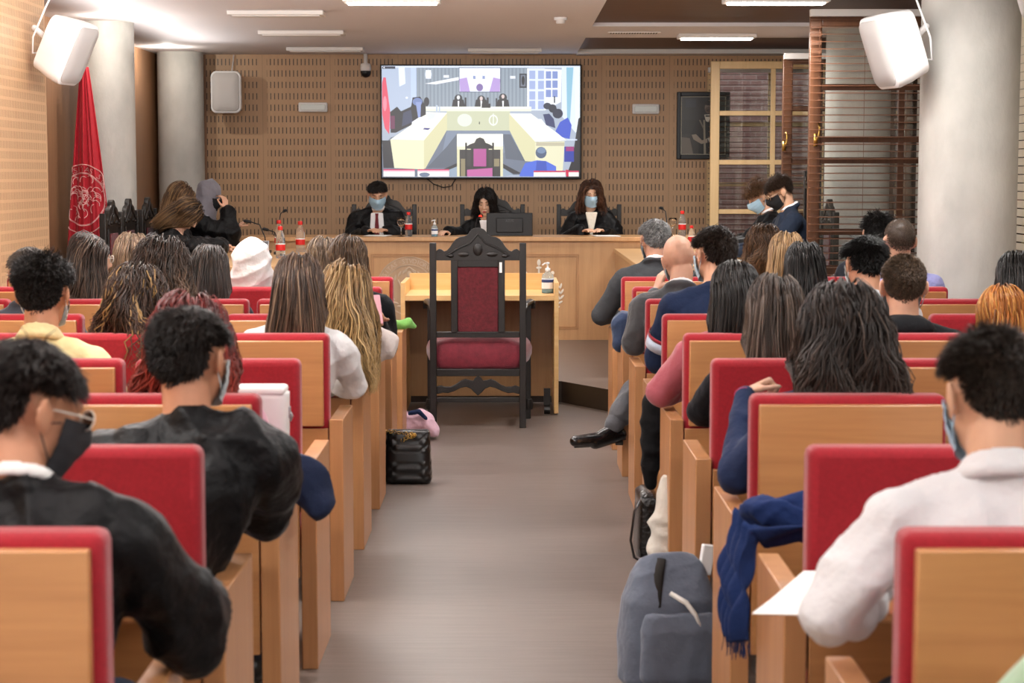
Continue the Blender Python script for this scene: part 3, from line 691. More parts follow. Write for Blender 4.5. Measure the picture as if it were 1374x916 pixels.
cdup((-2.90,13.62,DZ), -PI/2, 'dark carved armchair nearest the red flag, standing empty')
cdup((-2.93,14.38,DZ), -PI/2, 'dark carved armchair of the robed woman bowing with long brown hair')
cdup((-2.93,15.14,DZ), -PI/2, 'dark carved armchair of the left desk, middle seat')
cdup((-2.88,15.90,DZ), -PI/2, 'dark carved armchair of the woman in the grey hijab')
cdup((2.42,14.10,DZ), PI/2, 'dark carved armchair of the man with the black mask')
cdup((2.42,14.92,DZ), PI/2, 'tallest dark carved armchair with red back beside the casement windows', 1.26)
# ------------------------------------------------------------------ things on the desks
M_bottle = mat('bottle_plastic', 'F2F6FA', .08, trans=.92, ior=1.2)
M_cap = mat('red_cap', 'D8241C', .4); M_label = mat('red_label', 'C8201E', .5)
def bottle(x, y, z, label, s=1.0, group='water bottles with red caps'):
    t = empty('water_bottle', (x,y,z), label, 'bottle', group)
    MB().lathe([(.0,.0),(.028*s,0),(.032*s,.01),(.032*s,.05),(.029*s,.06),(.032*s,.07),(.032*s,.13*s),(.026*s,.155*s),(.014*s,.18*s),(.013*s,.195*s)], seg=18).build('bottle_body', M_bottle, t, smooth=True)
    MB().lathe([(.0325*s,.062),(.0328*s,.064),(.0328*s,.105),(.0325*s,.107)], seg=18).build('label_band', M_label, t, smooth=True)
    MB().lathe([(.0325*s,.107),(.033*s,.108),(.033*s,.113),(.0325*s,.114)], seg=18).build('label_stripe', M_paper, t, smooth=True)
    MB().lathe([(.016*s,.19*s),(.0165*s,.192*s),(.0165*s,.212*s),(.014*s,.215*s),(0,.215*s)], seg=18).build('cap', M_cap, t, smooth=True)
    return t
def goblet(x, y, z, label):
    t = empty('wine_glass', (x,y,z), label, 'glass', 'stemmed water glasses')
    MB().lathe([(.0,.0),(.033,.0),(.032,.003),(.006,.008),(.004,.02),(.004,.075),(.012,.085),(.03,.105),(.037,.135),(.034,.165),(.0325,.165),(.035,.135),(.028,.108),(.010,.09),(0,.087)], seg=24).build('glass_body', M_goblet, t, smooth=True)
def sanitizer(x, y, z, label, s=1.0):
    t = empty('sanitizer_bottle', (x,y,z), label, 'hand sanitizer', 'pump bottles of hand sanitizer')
    MB().lathe([(0,0),(.036*s,0),(.039*s,.006),(.039*s,.10*s),(.034*s,.12*s),(.016*s,.135*s),(.015*s,.145*s)], seg=20).build('bottle_body', mat('gel_plastic','CFE4EE',.1,trans=.75,ior=1.2), t, smooth=True)
    MB().lathe([(.0395*s,.03*s),(.0398*s,.032*s),(.0398*s,.092*s),(.0395*s,.094*s)], seg=20).build('label_band', mat('gel_label','E8EEF4',.5), t, smooth=True)
    MB().lathe([(.0399*s,.070*s),(.0402*s,.071*s),(.0402*s,.088*s),(.0399*s,.089*s)], seg=20).build('label_stripe', mat('navy_band','24386B',.5), t, smooth=True)
    p = MB(); p.lathe([(.017*s,.14*s),(.017*s,.16*s),(.006*s,.163*s),(.006*s,.185*s),(.012*s,.186*s),(.012*s,.198*s),(0,.20*s)], seg=16); p.tube([(0,0,.192*s),(-.02*s,-.012*s,.192*s),(-.035*s,-.02*s,.182*s)], .005*s, 8)
    p.build('pump', M_plastic, t, smooth=True)
    MB().lathe([(0,.003),(.0365*s,.004),(.0365*s,.028*s),(0,.029*s)], seg=20).build('gel', mat('gel_blue','7FC4E0',.2,trans=.5), t, smooth=True)
sanitizer(-.655, 16.42, 1.055, 'pump bottle of blue sanitizer on the bench between the masked man and the monitor', .75)
sanitizer(.262, 12.6, .80, 'pump bottle of sanitizer on the witness table', 1.05)
goblet(-.95, 16.43, 1.055, 'stemmed glass before the masked man with red tie')
bottle(-.885, 16.45, 1.055, 'red-capped water bottle on the bench right of the stemmed glass, by the red tie')
goblet(1.44, 16.42, 1.055, 'stemmed glass at the right end of the judge bench')
bottle(1.525, 16.43, 1.055, 'taller red-capped water bottle at the right end of the judge bench', 1.05)
bottle(1.585, 16.2, .955, 'low red-capped water bottle right of the taller one on the right side desk', .95)
bottle(-1.765, 14.4, .955, 'nearest red-capped bottle on the left side desk', 1.15)
bottle(-1.74, 15.55, .955, 'red-capped bottle on the left side desk, right of the others', 1.2)
bottle(-1.96, 15.9, .955, 'red-capped bottle farthest back on the left side desk', 1.2)
def mic(x, y, z, dx, dy, label, red=False, tall=.26):
    t = empty('desk_microphone', (x,y,z), label, 'microphone', 'gooseneck microphones')
    MB().box(-.04,.04,-.06,.06,.001,.025).build('base', M_blackpl, t, bevel=.006)
    MB().tube([(0,0,.02),(dx*.05,dy*.05,tall*.5),(dx*.3,dy*.3,tall*.9),(dx*.8,dy*.8,tall)], .005, 6).build('gooseneck', M_blackpl, t, smooth=True)
    MB().caps((dx*.75,dy*.75,tall-.002),(dx,dy,tall+.004), .012, .014).build('mic_head', M_blackpl, t, smooth=True)
    if red: MB().ell((dx*.78,dy*.78,tall+.002),(.0155,.0155,.012)).build('red_ring', mat('red_led','FF3A2A',.4,emis='FF3020',es=1.5), t, smooth=True)
mic(-2.0, 15.35, .955, -.17, .0, 'gooseneck microphone on the left side desk bending towards the grey hijab')
mic(-1.86, 15.1, .955, -.13, .05, 'shorter gooseneck microphone near the bottles on the left side desk', tall=.2)
mic(-.30, 16.62, 1.055, .055, .14, 'gooseneck microphone with red lit ring at the woman by the monitor', True, .17)
mic(-2.05, 16.6, 1.055, .05, .12, 'gooseneck microphone on the far left of the judge bench', tall=.22)
mic(1.42, 16.75, 1.055, -.05, .1, 'gooseneck microphone on the right of the judge bench', tall=.24)
mt = empty('computer_monitor', (.005, 16.6, 1.055), 'black computer monitor seen from behind on the judge bench', 'monitor')
MB().box(-.205,.205,-.015,.02,.0,.205).build('monitor_housing', M_blackpl, mt, bevel=.006)
MB().box(-.12,.12,-.028,-.014,.03,.16).build('rear_cover', M_blackpl, mt, bevel=.012)
MB().box(-.1,.1,-.05,.1,.001,.012).build('foot', M_blackpl, mt, bevel=.003)
m = MB(); v, f = glyph_mesh('ASUS', .032); m.add([(x, -.0285-z, y+.125) for x,y,z in v], f); m.build('brand_mark', mat('dim_mark','4a4b50',.3), mt)
def paper(name, x, y, z, w_, h_, rz, label, n=3, group=None, rx=0, ry=0):
    t = MB()
    for i in range(n):
        a = (i-1)*.03; M = Matrix.Translation((0,0,.0012*i)) @ Matrix.Rotation(a,4,'Z'); t.box(-w_/2,w_/2,-h_/2,h_/2,0,.001,0,M)
    o = t.build(name, M_paper); o.location = (x,y,z); o.rotation_euler = (rx,ry,rz); return tag(o, label, 'paper', group)
paper('document', .86, 16.52, 1.057, .21, .29, .1, 'white papers before the masked woman with long brown hair', 4)
paper('document', -1.17, 16.62, 1.057, .21, .29, -.1, 'white papers before the masked man with the red tie')
paper('document', 1.62, 14.0, .957, .21, .29, .3, 'white papers on the right side desk before the man with the black mask', 5)
paper('document', 1.4, 14.7, .957, .21, .29, -.2, 'white papers on the right side desk, farther from the camera', 3)
paper('document', -2.05, 14.75, .957, .21, .29, .2, 'white papers on the left side desk under the clasped hands', 3)
t = empty('tablet_stand', (-1.98, 14.95, .955), 'small grey tilted phone on stand beside the bottles of the left side desk', 'phone')
MB().box(-.05,.05,-.006,.006,.0,.13, 0, Matrix.Rotation(-.5,4,'X')).build('device', M_steel, t, bevel=.004)
MB().box(-.042,.042,-.008,-.005,.012,.12, 0, Matrix.Rotation(-.5,4,'X')).build('device_screen', mat('grey_glass','6a6d72',.15), t)
# ------------------------------------------------------------------ red flag
fl = empty('flag', (-3.27, 14.45, 0), 'red flag with a white printed seal hanging on a pole in the left corner', 'flag')
MB().tube([(-.02,.05,.0),(-.0,.05,2.52)], .014, 10).build('flag_pole', M_gold, fl, smooth=True)
MB().lathe([(.11,0),(.11,.02),(.05,.05),(.02,.12)], (-.02,.05,0), 24).build('flag_foot', M_black, fl, smooth=True)
def flag_pt(u, v):    # u -1..1 across, v 0 top..1 bottom
    zt = 2.42-v*1.75; hw = .03+.155*min(1, v*1.15)**.9
    fold = math.sin(u*8.5+v*1.5)*.022*(.3+v)+math.sin(u*17+1)*.009
    x = u*hw+.015+.02*v; y = -.02-.05*math.cos(u*1.4)+fold
    return Vector((x, y, zt))
NU, NV = 48, 60; m = MB(); rows = []
for j in range(NV+1): rows.append([flag_pt(-1+2*i/NU, j/NV) for i in range(NU+1)]+[flag_pt(1-2*i/NU, j/NV)+Vector((0,.012,0)) for i in range(NU+1)])
m.rings(rows, True); m.build('flag_cloth', mat('flag_red','B3182A',.6,sheen=.2), fl, smooth=True, fixn=True)
# printed seal follows the folds
def on_flag(x, z, off=.004):
    v = (2.42-z)/1.75; v = min(max(v,0),1); hw = .03+.155*min(1, v*1.15)**.9; u = max(-.99,min(.97,(x-.015-.02*v)/hw)); p = flag_pt(u, v); return (p.x, p.y-off, z)
fs = MB(); FX, FZ = -.01, 1.41
def fring(r, t, n=90):
    pts = [(FX+r*math.cos(2*PI*i/n), FZ+r*1.25*math.sin(2*PI*i/n)) for i in range(n+1)]
    for a, b in zip(pts[:-1], pts[1:]):
        if abs(a[0]-.02) < .17 and abs(b[0]-.02) < .17: fs.tube([on_flag(*a), on_flag(*b)], t, 4)
fring(.213,.004); fring(.163,.003); fring(.158,.002)
for i, ch in enumerate('VNIVERSITAS STVDIORVM'):
    if ch == ' ': continue
    a = math.radians(-78+i*10.0); v, f = glyph_mesh(ch, .055); vv = []
    for x, yy, zz in v:
        rr_ = .170+yy*.8; X = FX+math.sin(a)*rr_+math.cos(a)*x; Z = FZ+1.25*(math.cos(a)*rr_-math.sin(a)*x); vv.append(on_flag(X, Z, .006))
    if all(abs(q[0]-.03) < .165 for q in vv): fs.add(vv, f)
random.seed(5)
for k in range(46):
    a = random.uniform(0, 2*PI); r0 = random.uniform(.01,.14); x = FX+r0*math.cos(a); z = FZ+1.2*r0*math.sin(a); b_ = random.uniform(0, PI)
    pts = []
    for q in range(6): x += .014*math.cos(b_); z += .018*math.sin(b_); b_ += .5; pts.append(on_flag(x, z))
    fs.tube(pts, .0032, 4)
fs.build('printed_seal', mat('flag_print','E4B8B4',.7), fl)
# ------------------------------------------------------------------ theatre seats
YR = lambda r: 3.03+.967*r
def seat(side, aisle, red, label):
    """local: origin under the rear of the backrest at its aisle edge; x grows away from the aisle for the right block"""
    t = empty('theatre_seat', (0,0,0), label, 'seat'); S_ = side; W = .53
    def bx(x0, x1, *a): return (min(S_*x0,S_*x1), max(S_*x0,S_*x1), *a)
    MB().box(*bx(0, W, .012, .10, .50, 1.008)).build('backrest', M_red, t, bevel=.022, bseg=3)
    if red: MB().box(*bx(.03, W-.03, -.27, -.002, .690, .708)).build('lowered_tablet', M_seatw, t, bevel=.004)
    else: MB().box(*bx(.019, W-.019, -.014, .0125, .665, .985)).build('raised_tablet', M_seatw, t, bevel=.004)
    MB().box(*bx(.004, W-.004, .0, .03, .30, .655)).build('rear_panel', M_seatw, t, bevel=.003)
    MB().box(*bx(.01, W-.01, .11, .55, .36, .46)).build('seat_cushion', M_red, t, bevel=.03, bseg=3)
    MB().box(*bx(.02, W-.02, .10, .53, .325, .362)).build('seat_base', M_seatw, t, bevel=.003)
    MB().box(*bx(W+.0, W+.04, .01, .44, .0, .69)).build('armrest', M_armw, t, bevel=.003)
    if aisle: MB().box(*bx(-.052, -.001, .0, .44, 0, .69)).build('end_armrest', M_armw, t, bevel=.0035)
    return t
RED = {(1,-1,0),(3,-1,0),(4,-1,1),(7,-1,0),(7,-1,1),(1,1,0),(3,1,0),(5,1,2),(2,-1,2)}
WHO = {}
ROWN = ['nearest','second nearest','third','fourth','fifth','sixth','seventh','eighth','ninth and front']
COLN = ['on the aisle','second from the aisle','third from the aisle','fourth from the aisle','fifth from the aisle']
protos = {}
for r in range(-1, 9):
    for side in (-1, 1):
        for k in range(5):
            x0 = .652+.57*k if side > 0 else .672+.57*k
            if r == -1 and not (side == 1 and k == 0): continue
            lim = 2.75 if r >= 7 and side > 0 else 3.0
            if x0 > lim-.4 or (side > 0 and r == 8 and k > 2): continue
            yy = YR(r); pxe = (x0/yy*2500)
            if r >= 0 and pxe > 690: continue
            red = (r, side, k) in RED; key = (side, k == 0, red)
            if r < 0: lb = 'wooden theatre seat under the pale green shirt at the bottom right corner'
            else: lb = '%s theatre seat, %s block, %s row, %s' % ('red-backed' if red else 'wood-backed red', 'right' if side > 0 else 'left', ROWN[r], COLN[k])
            if key not in protos: t = protos[key] = seat(side, k == 0, red, lb); t.location = (side*x0, yy, 0)
            else: t = dup(protos[key], (side*x0, yy, 0), 0, lb)
            t['group'] = 'rows of theatre seats'
from mathutils.bvhtree import BVHTree
# ------------------------------------------------------------------ people
def skin_mat(hexc):
    key = 'skin_'+hexc
    if key in MATS: return MATS[key]
    m = mat(key, hexc, .5, bump=.08, bscale=120, var=.08, vscale=18); b = m.node_tree.nodes['Principled BSDF']
    b.inputs['Subsurface Weight'].default_value = .12; b.inputs['Subsurface Radius'].default_value = (.02,.008,.004); return m
def cloth(hexc, rough=.85, sheen=.25, bump=.5, bscale=24, coat=0):
    dk = sum(lin(hexc)) < .15
    return mat('cloth_%s_%s' % (hexc, rough), hexc, rough, bump=min(1,bump*1.6), bscale=bscale, sheen=.04 if dk else sheen, coat=coat, spec=.22 if dk else .35)
def hairmat():
    m, nt, b = newmat('hair'); a = N(nt, 'ShaderNodeVertexColor', layer_name='Col'); L(nt, a.outputs[0], b.inputs['Base Color'])
    b.inputs['Roughness'].default_value = .40; b.inputs['Specular IOR Level'].default_value = .32; b.inputs['Anisotropic'].default_value = .3; return m
M_hair = hairmat()
def fuse(mb, voxel, smooth=2, folds=0, seed=0, ffreq=1.0):
    """voxel-fuse the closed shapes of mb into one continuous surface"""
    me = mb.mesh('tmp'); ob = bpy.data.objects.new('tmp', me); COL.objects.link(ob)
    r = ob.modifiers.new('r', 'REMESH'); r.mode = 'VOXEL'; r.voxel_size = voxel; r.use_smooth_shade = True
    s = ob.modifiers.new('s', 'SMOOTH'); s.factor = .5; s.iterations = smooth
    dg = bpy.context.evaluated_depsgraph_get(); out = bpy.data.meshes.new_from_object(ob.evaluated_get(dg))
    bpy.data.objects.remove(ob); bpy.data.meshes.remove(me)
    out.polygons.foreach_set('use_smooth', [True]*len(out.polygons))
    if folds:
        n = len(out.vertices); co = np.empty(n*3); out.vertices.foreach_get('co', co); co = co.reshape(-1,3)
        no = np.empty(n*3); out.vertex_normals.foreach_get('vector', no); no = no.reshape(-1,3)
        rs = np.random.RandomState(seed+7); d = np.zeros(n)
        for q in range(5):
            k = rs.normal(size=3); k[2] *= .75; k /= np.linalg.norm(k); k2 = rs.normal(size=3); k2 /= np.linalg.norm(k2); k3 = rs.normal(size=3)
            f = (34+rs.rand()*44)*ffreq; w_ = co@k*f+1.6*np.sin(co@k2*f*.35+rs.rand()*6)+1.1*np.sin(co@k3*f*.22+rs.rand()*6)
            msk = .5+.5*np.sin(co@rs.normal(size=3)*7+rs.rand()*6)
            d += (1-np.abs(np.sin(w_*.5))**.8)*msk*rs.uniform(.5,1)
        d -= d.mean(); co += no*(d*folds*1.0)[:,None]
        out.vertices.foreach_set('co', co.ravel())
    out.update(); return out
def link_mesh(name, me, m, parent):
    o = bpy.data.objects.new(name, me); COL.objects.link(o)
    me.materials.clear(); me.materials.append(m)
    if parent: o.parent = parent
    return o
HL = np.array([(-1,-.82),(-.60,-.80),(-.42,-.58),(-.30,-.16),(-.05,.03),(.2,.10),(.45,.27),(.75,.42),(1,.52)])
HC_C = np.array((0,-.014,.026)); HC_R = np.array((.0790,.0985,.0925))
def scalp_dirs(n, rng, hairline=0.0, ears=False):
    k = np.arange(int(n*1.9)); ph = PI*(3-5**.5)*k; z = 1-2*(k+.5)/len(k); r = np.sqrt(1-z*z)
    d = np.stack([r*np.cos(ph), r*np.sin(ph), z], 1)+rng.normal(size=(len(k),3))*.03; d /= np.linalg.norm(d, axis=1)[:,None]
    zmin = np.interp(d[:,1], HL[:,0], HL[:,1])+hairline*np.clip(d[:,1]+.2,0,1)
    ear = (np.abs(d[:,0]) > .74) & (d[:,1] > -.36) & (d[:,1] < .25) & (d[:,2] < .13)
    return d[(d[:,2] > zmin) & ~(ear & bool(ears))]
def nrm(a): return a/np.maximum(np.linalg.norm(a, axis=-1, keepdims=True), 1e-9)
def make_hair(Mh, nb, shw, st, seed, parent, tors, bvh):
    rng = np.random.RandomState(seed); kind = st['kind']; n = st.get('n', 2600)
    d = scalp_dirs(n, rng, st.get('hairline', 0), kind == 'short'); n = len(d)
    R = np.array(Mh.to_3x3()); T = np.array(Mh.translation)
    root = HC_C+d*HC_R*1.0
    cen0 = np.array((0,-.012,.020))@R.T+T; dw = d@R.T
    def surf(dirs_, extra):
        o_ = []; c_ = Vector(cen0)
        for q in dirs_:
            h = bvh.ray_cast(c_, Vector(q)); dist = min((h[0]-c_).length if h[0] else .095, .125); o_.append(cen0+q*(dist+extra))
        return np.array(o_)
    P = surf(dw, -.001); nrm0 = nrm(dw*.6+nrm(d/HC_R)@R.T)
    base = np.array(lin(st['col']))*1.1; tip = np.array(lin(st.get('tip', st['col'])))*1.1
    part = st.get('part', .15)
    x, y, z = d[:,0], d[:,1], d[:,2]
    if kind == 'short':
        top = np.clip((z+.1)/.7, 0, 1); low = np.clip((-.45-z)/.45, 0, 1)
        Ln = st.get('side', .014)*(1-top)+st.get('top', .04)*top; Ln = Ln*(1-low)+max(.009, st.get('nape', .012))*low
        Ln = np.where((np.abs(x) > .62) & (y > -.42) & (z < .30), np.minimum(Ln, .010), Ln)*rng.uniform(.7,1.15,n)
        cx = np.sin(y*5+part*9)*.35+(x-part)*1.2; comb = np.stack([cx, np.where(y>.35, .12, -.35)*np.ones(n), -.6+.0*z], 1)@R.T
        dirs = nrm(nrm0*st.get('lift', .42)+nrm(comb)*.8+rng.normal(size=(n,3))*st.get('mess', .18)); S = 4; vol = .004; g = .10; r0 = st.get('r', .0016)
        zend = None; lay = rng.rand(n)*.003; amp = st.get('amp', 0)
    else:
        S = st.get('S', 12); zend = st['zend']; r0 = st.get('r', .0034); vol = st.get('vol', .02)
        sg = np.where(x > part*.6, 1, -1); fr = np.clip((y+.6)/1.4, 0, 1)
        bk = np.clip((y+.15)/.5, 0, 1); comb = np.stack([sg*(.06+1.0*fr*bk)*1.0, -.55-.4*fr, -.45+.0*fr], 1)@R.T
        dirs = nrm(nrm(comb)*1.0+nrm0*.25+rng.normal(size=(n,3))*.05); g = st.get('g', .30)
        Ln = (P[:,2]-zend)*1.06+.03+rng.uniform(-.035,.015,n)*st.get('rag', 1.5); Ln = np.maximum(Ln, .06)
        lay = .003+rng.rand(n)**1.3*vol*(.5+.5*np.clip(z+.6,0,1)); amp = st.get('amp', .0)
    # colliders: (centre, rotation, radii)
    cols = [(T+R@np.array((0,-.012,.022)), R, np.array((.080,.100,.097))), (T+R@np.array((0,.02,-.04)), R, np.array((.068,.078,.085)))]
    if zend is not None:
        I = np.eye(3); nbv = np.array(nb)
        cols += [((T+nbv)/2+np.array((0,-.005,-.01)), I, np.array((.056,.058,.12)))]
    Wd = st.get('w', .098); hx0 = T[0]; front = st.get('front', False); sgy = np.where((y > .05) & front & (np.abs(x) > .3), 1.0, -1.0)
    pts = [P.copy()]; step = (Ln/S)[:,None]; nz = st.get('noise', .10); cl = rng.rand(4)*6
    lean = np.array(st.get('fall', (0,0,0)), float)
    for i in range(S):
        tgt = np.array((0,0,-1.0))+lean
        nv = np.stack([np.sin(P[:,1]*38+P[:,2]*13+cl[0])+np.sin(d[:,0]*23+d[:,1]*17+cl[3]), np.sin(P[:,2]*15+P[:,0]*41+cl[1]), .4*np.sin(P[:,0]*30+cl[2])], 1)
        dirs = nrm(dirs*(1-g)+tgt*g+nv*nz*.5*(.4 if i < 2 else 1))
        P = P+dirs*step
        for c, Rm, rad in cols:
            q = (P-c)@Rm; rr = rad+lay[:,None]; s_ = np.linalg.norm(q/rr, axis=1); ins = s_ < 1
            if ins.any():
                q2 = q[ins]/np.maximum(s_[ins],.05)[:,None]; P[ins] = q2@Rm.T+c
        if zend is not None:
            below = np.clip((T[2]-.02-P[:,2])/.10, 0, 1)         # gathered width once off the head
            lim = Wd*(.80+.20*below)+lay*.6+st.get('flare',0)*np.clip((T[2]-.1-P[:,2])/.3,0,1)
            cxm = hx0*(1-below*.3)+nbv[0]*below*.3+lean[0]*.25*below
            ex = P[:,0]-cxm; over = np.abs(ex) > lim
            if not st.get('free'): P[over,0] = (cxm+np.sign(ex)*(lim+ (np.abs(ex)-lim)*.15*(1-below)))[over]
            if st.get('body', True):                               # lie on the back (or chest)
                tz = (P[:,2]-(nbv[2]-.20))/.26; txx = (P[:,0]-nbv[0])/(shw*1.25); h_ = np.sqrt(np.clip(1-np.abs(tz)**2.6,0,1)*np.clip(1-np.abs(txx)**2.4,0,1))
                yb = tors[1]+sgy*(.128*h_+lay+.002); m_ = (h_ > 0) & np.where(sgy < 0, P[:,1] > yb, P[:,1] < yb); P[m_,1] = yb[m_]
        pts.append(P.copy())
    A = np.stack(pts, 1)                       # n,S+1,3
    tang = nrm(np.gradient(A, axis=1)); cen = T
    out = nrm(A-cen); side = nrm(np.cross(tang, out)); outn = nrm(np.cross(side, tang))
    if amp:
        s = np.linspace(0,1,S+1)[None,:]*Ln[:,None]; fq = st.get('freq', 60.)
        ph = np.sin(d[:,0]*7)*2.5+np.sin(d[:,1]*6+d[:,2]*5)*2.5+rng.normal(size=n)*st.get('pj', .5)
        env = np.clip(np.linspace(-.1,1.3,S+1),0,1)[None,:]
        A = A+side*(amp*env*np.sin(s*fq+ph[:,None]))[...,None]+outn*(amp*.8*env*(np.cos(s*fq+ph[:,None]*1.3)))[...,None]
    rad = r0*rng.uniform(.7,1.25,n)[:,None]*np.interp(np.linspace(0,1,S+1),[0,.15,.7,1],[.7,1,.9,.12])[None,:]
    V = np.stack([A+(side*math.cos(a)*1.25+outn*math.sin(a)*.6)*rad[...,None] for a in (PI/2, PI/2+2*PI/3, PI/2+4*PI/3)], 2)   # n,S+1,3,3
    nv_ = n*(S+1)*3; idx = np.arange(nv_).reshape(n,S+1,3)
    F = []
    for k in range(3):
        k2 = (k+1) % 3; F.append(np.stack([idx[:,:-1,k], idx[:,:-1,k2], idx[:,1:,k2], idx[:,1:,k]], -1).reshape(-1,4))
    F = np.concatenate(F)
    br = rng.uniform(.55,1.5,n)*(1+.25*np.sin(d[:,0]*31+d[:,1]*27)); hl = st.get('hi')
    C = base[None,None,:]*br[:,None,None]*np.ones((1,S+1,1))
    tt = np.clip(np.linspace(-.4,1.1,S+1),0,1)[None,:,None]; C = C*(1-tt)+tip[None,None,:]*br[:,None,None]*tt
    if hl:
        hc = np.array(lin(hl)); hm = (rng.rand(n) < st.get('hif', .25))[:,None,None]; C = np.where(hm, C*.35+hc*.65, C)
    C = np.repeat(C[:,:,None,:], 3, 2).reshape(-1,3)
    # under-cap on the scalp
    cv = []; cf = []; NU, NV = 40, 26
    for j in range(NV+1):
        for i in range(NU):
            t = PI*j/NV; a = 2*PI*i/NU; cv.append((math.sin(t)*math.cos(a), math.sin(t)*math.sin(a), math.cos(t)))
    cv = np.array(cv)
    for j in range(NV):
        for i in range(NU):
            q = (j*NU+i, (j+1)*NU+i, (j+1)*NU+(i+1)%NU, j*NU+(i+1)%NU); c = nrm(cv[list(q)].mean(0)[None])[0]
            if c[2] > np.interp(c[1], HL[:,0], HL[:,1])+st.get('hairline',0)*max(0,min(1,c[1]+.2))+(.24 if kind == 'short' else .0) and not (kind == 'short' and abs(c[0]) > .66 and -.42 < c[1] < .3 and c[2] < .24): cf.append(q)
    used = sorted({i for q in cf for i in q}); mp = {u:i for i,u in enumerate(used)}
    cvv = surf(cv[used]@R.T, .0015 if kind == 'short' else .008)
    cff = np.array([[mp[i] for i in q] for q in cf])+nv_
    V = np.concatenate([V.reshape(-1,3), cvv]); F = np.concatenate([F, cff]); C = np.concatenate([C, np.tile(base*.55,(len(cvv),1))])
    me = bpy.data.meshes.new('hair'); me.vertices.add(len(V)); me.vertices.foreach_set('co', V.ravel())
    me.loops.add(len(F)*4); me.loops.foreach_set('vertex_index', F.ravel().astype(np.int32))
    me.polygons.add(len(F)); me.polygons.foreach_set('loop_start', np.arange(0,len(F)*4,4,dtype=np.int32)); me.polygons.foreach_set('use_smooth', np.ones(len(F),bool))
    ca = me.color_attributes.new('Col', 'FLOAT_COLOR', 'POINT'); ca.data.foreach_set('color', np.concatenate([np.clip(C,0,1), np.ones((len(C),1))],1).ravel())
    me.update(); me.validate()
    return link_mesh('hair', me, M_hair, parent)
def hand(mb, W, f, u, thumb, curl=.35, sc=1.0):
    """palm and five separate fingers; f forward, u back of the hand, thumb +-1 side"""
    W = Vector(W); f = Vector(f).normalized(); u = Vector(u); u = (u-f*u.dot(f)).normalized(); t = f.cross(u)*thumb
    offs = (.030,.010,-.010,-.028); lens = (.95,1.07,1.0,.78)
    for o, l in zip(offs, lens):
        a = W+f*.006*sc+t*o*.55*sc; k = W+f*(.085-.006*abs(o-.01)*40*.3)*sc+t*o*sc
        mb.caps(a, k, .0135*sc, .0115*sc, 8)
        p = k; dirv = f.copy(); ang = 0
        for seg, (ln_, rr_) in enumerate(((.040,.0090),(.026,.0080),(.021,.0072))):
            ang += curl*(1,1.15,.8)[seg]; dv = f*math.cos(ang)-u*math.sin(ang)+t*(o*1.6)*(1-seg*.3); dv.normalize()
            q = p+dv*ln_*l*sc; mb.caps(p, q, rr_*sc, rr_*.93*sc, 8); p = q
    a = W+f*.02*sc+t*.022*sc-u*.004*sc; b_ = a+(f*.55+t*.72-u*.25).normalized()*.042*sc; c = b_+(f*.85+t*.3-u*.35).normalized()*.032*sc; e = c+(f*.92+t*.05-u*.4).normalized()*.024*sc
    mb.caps(a, b_, .015*sc, .012*sc, 8); mb.caps(b_, c, .0108*sc, .0095*sc, 8); mb.caps(c, e, .0092*sc, .0082*sc, 8)
PC = [0]
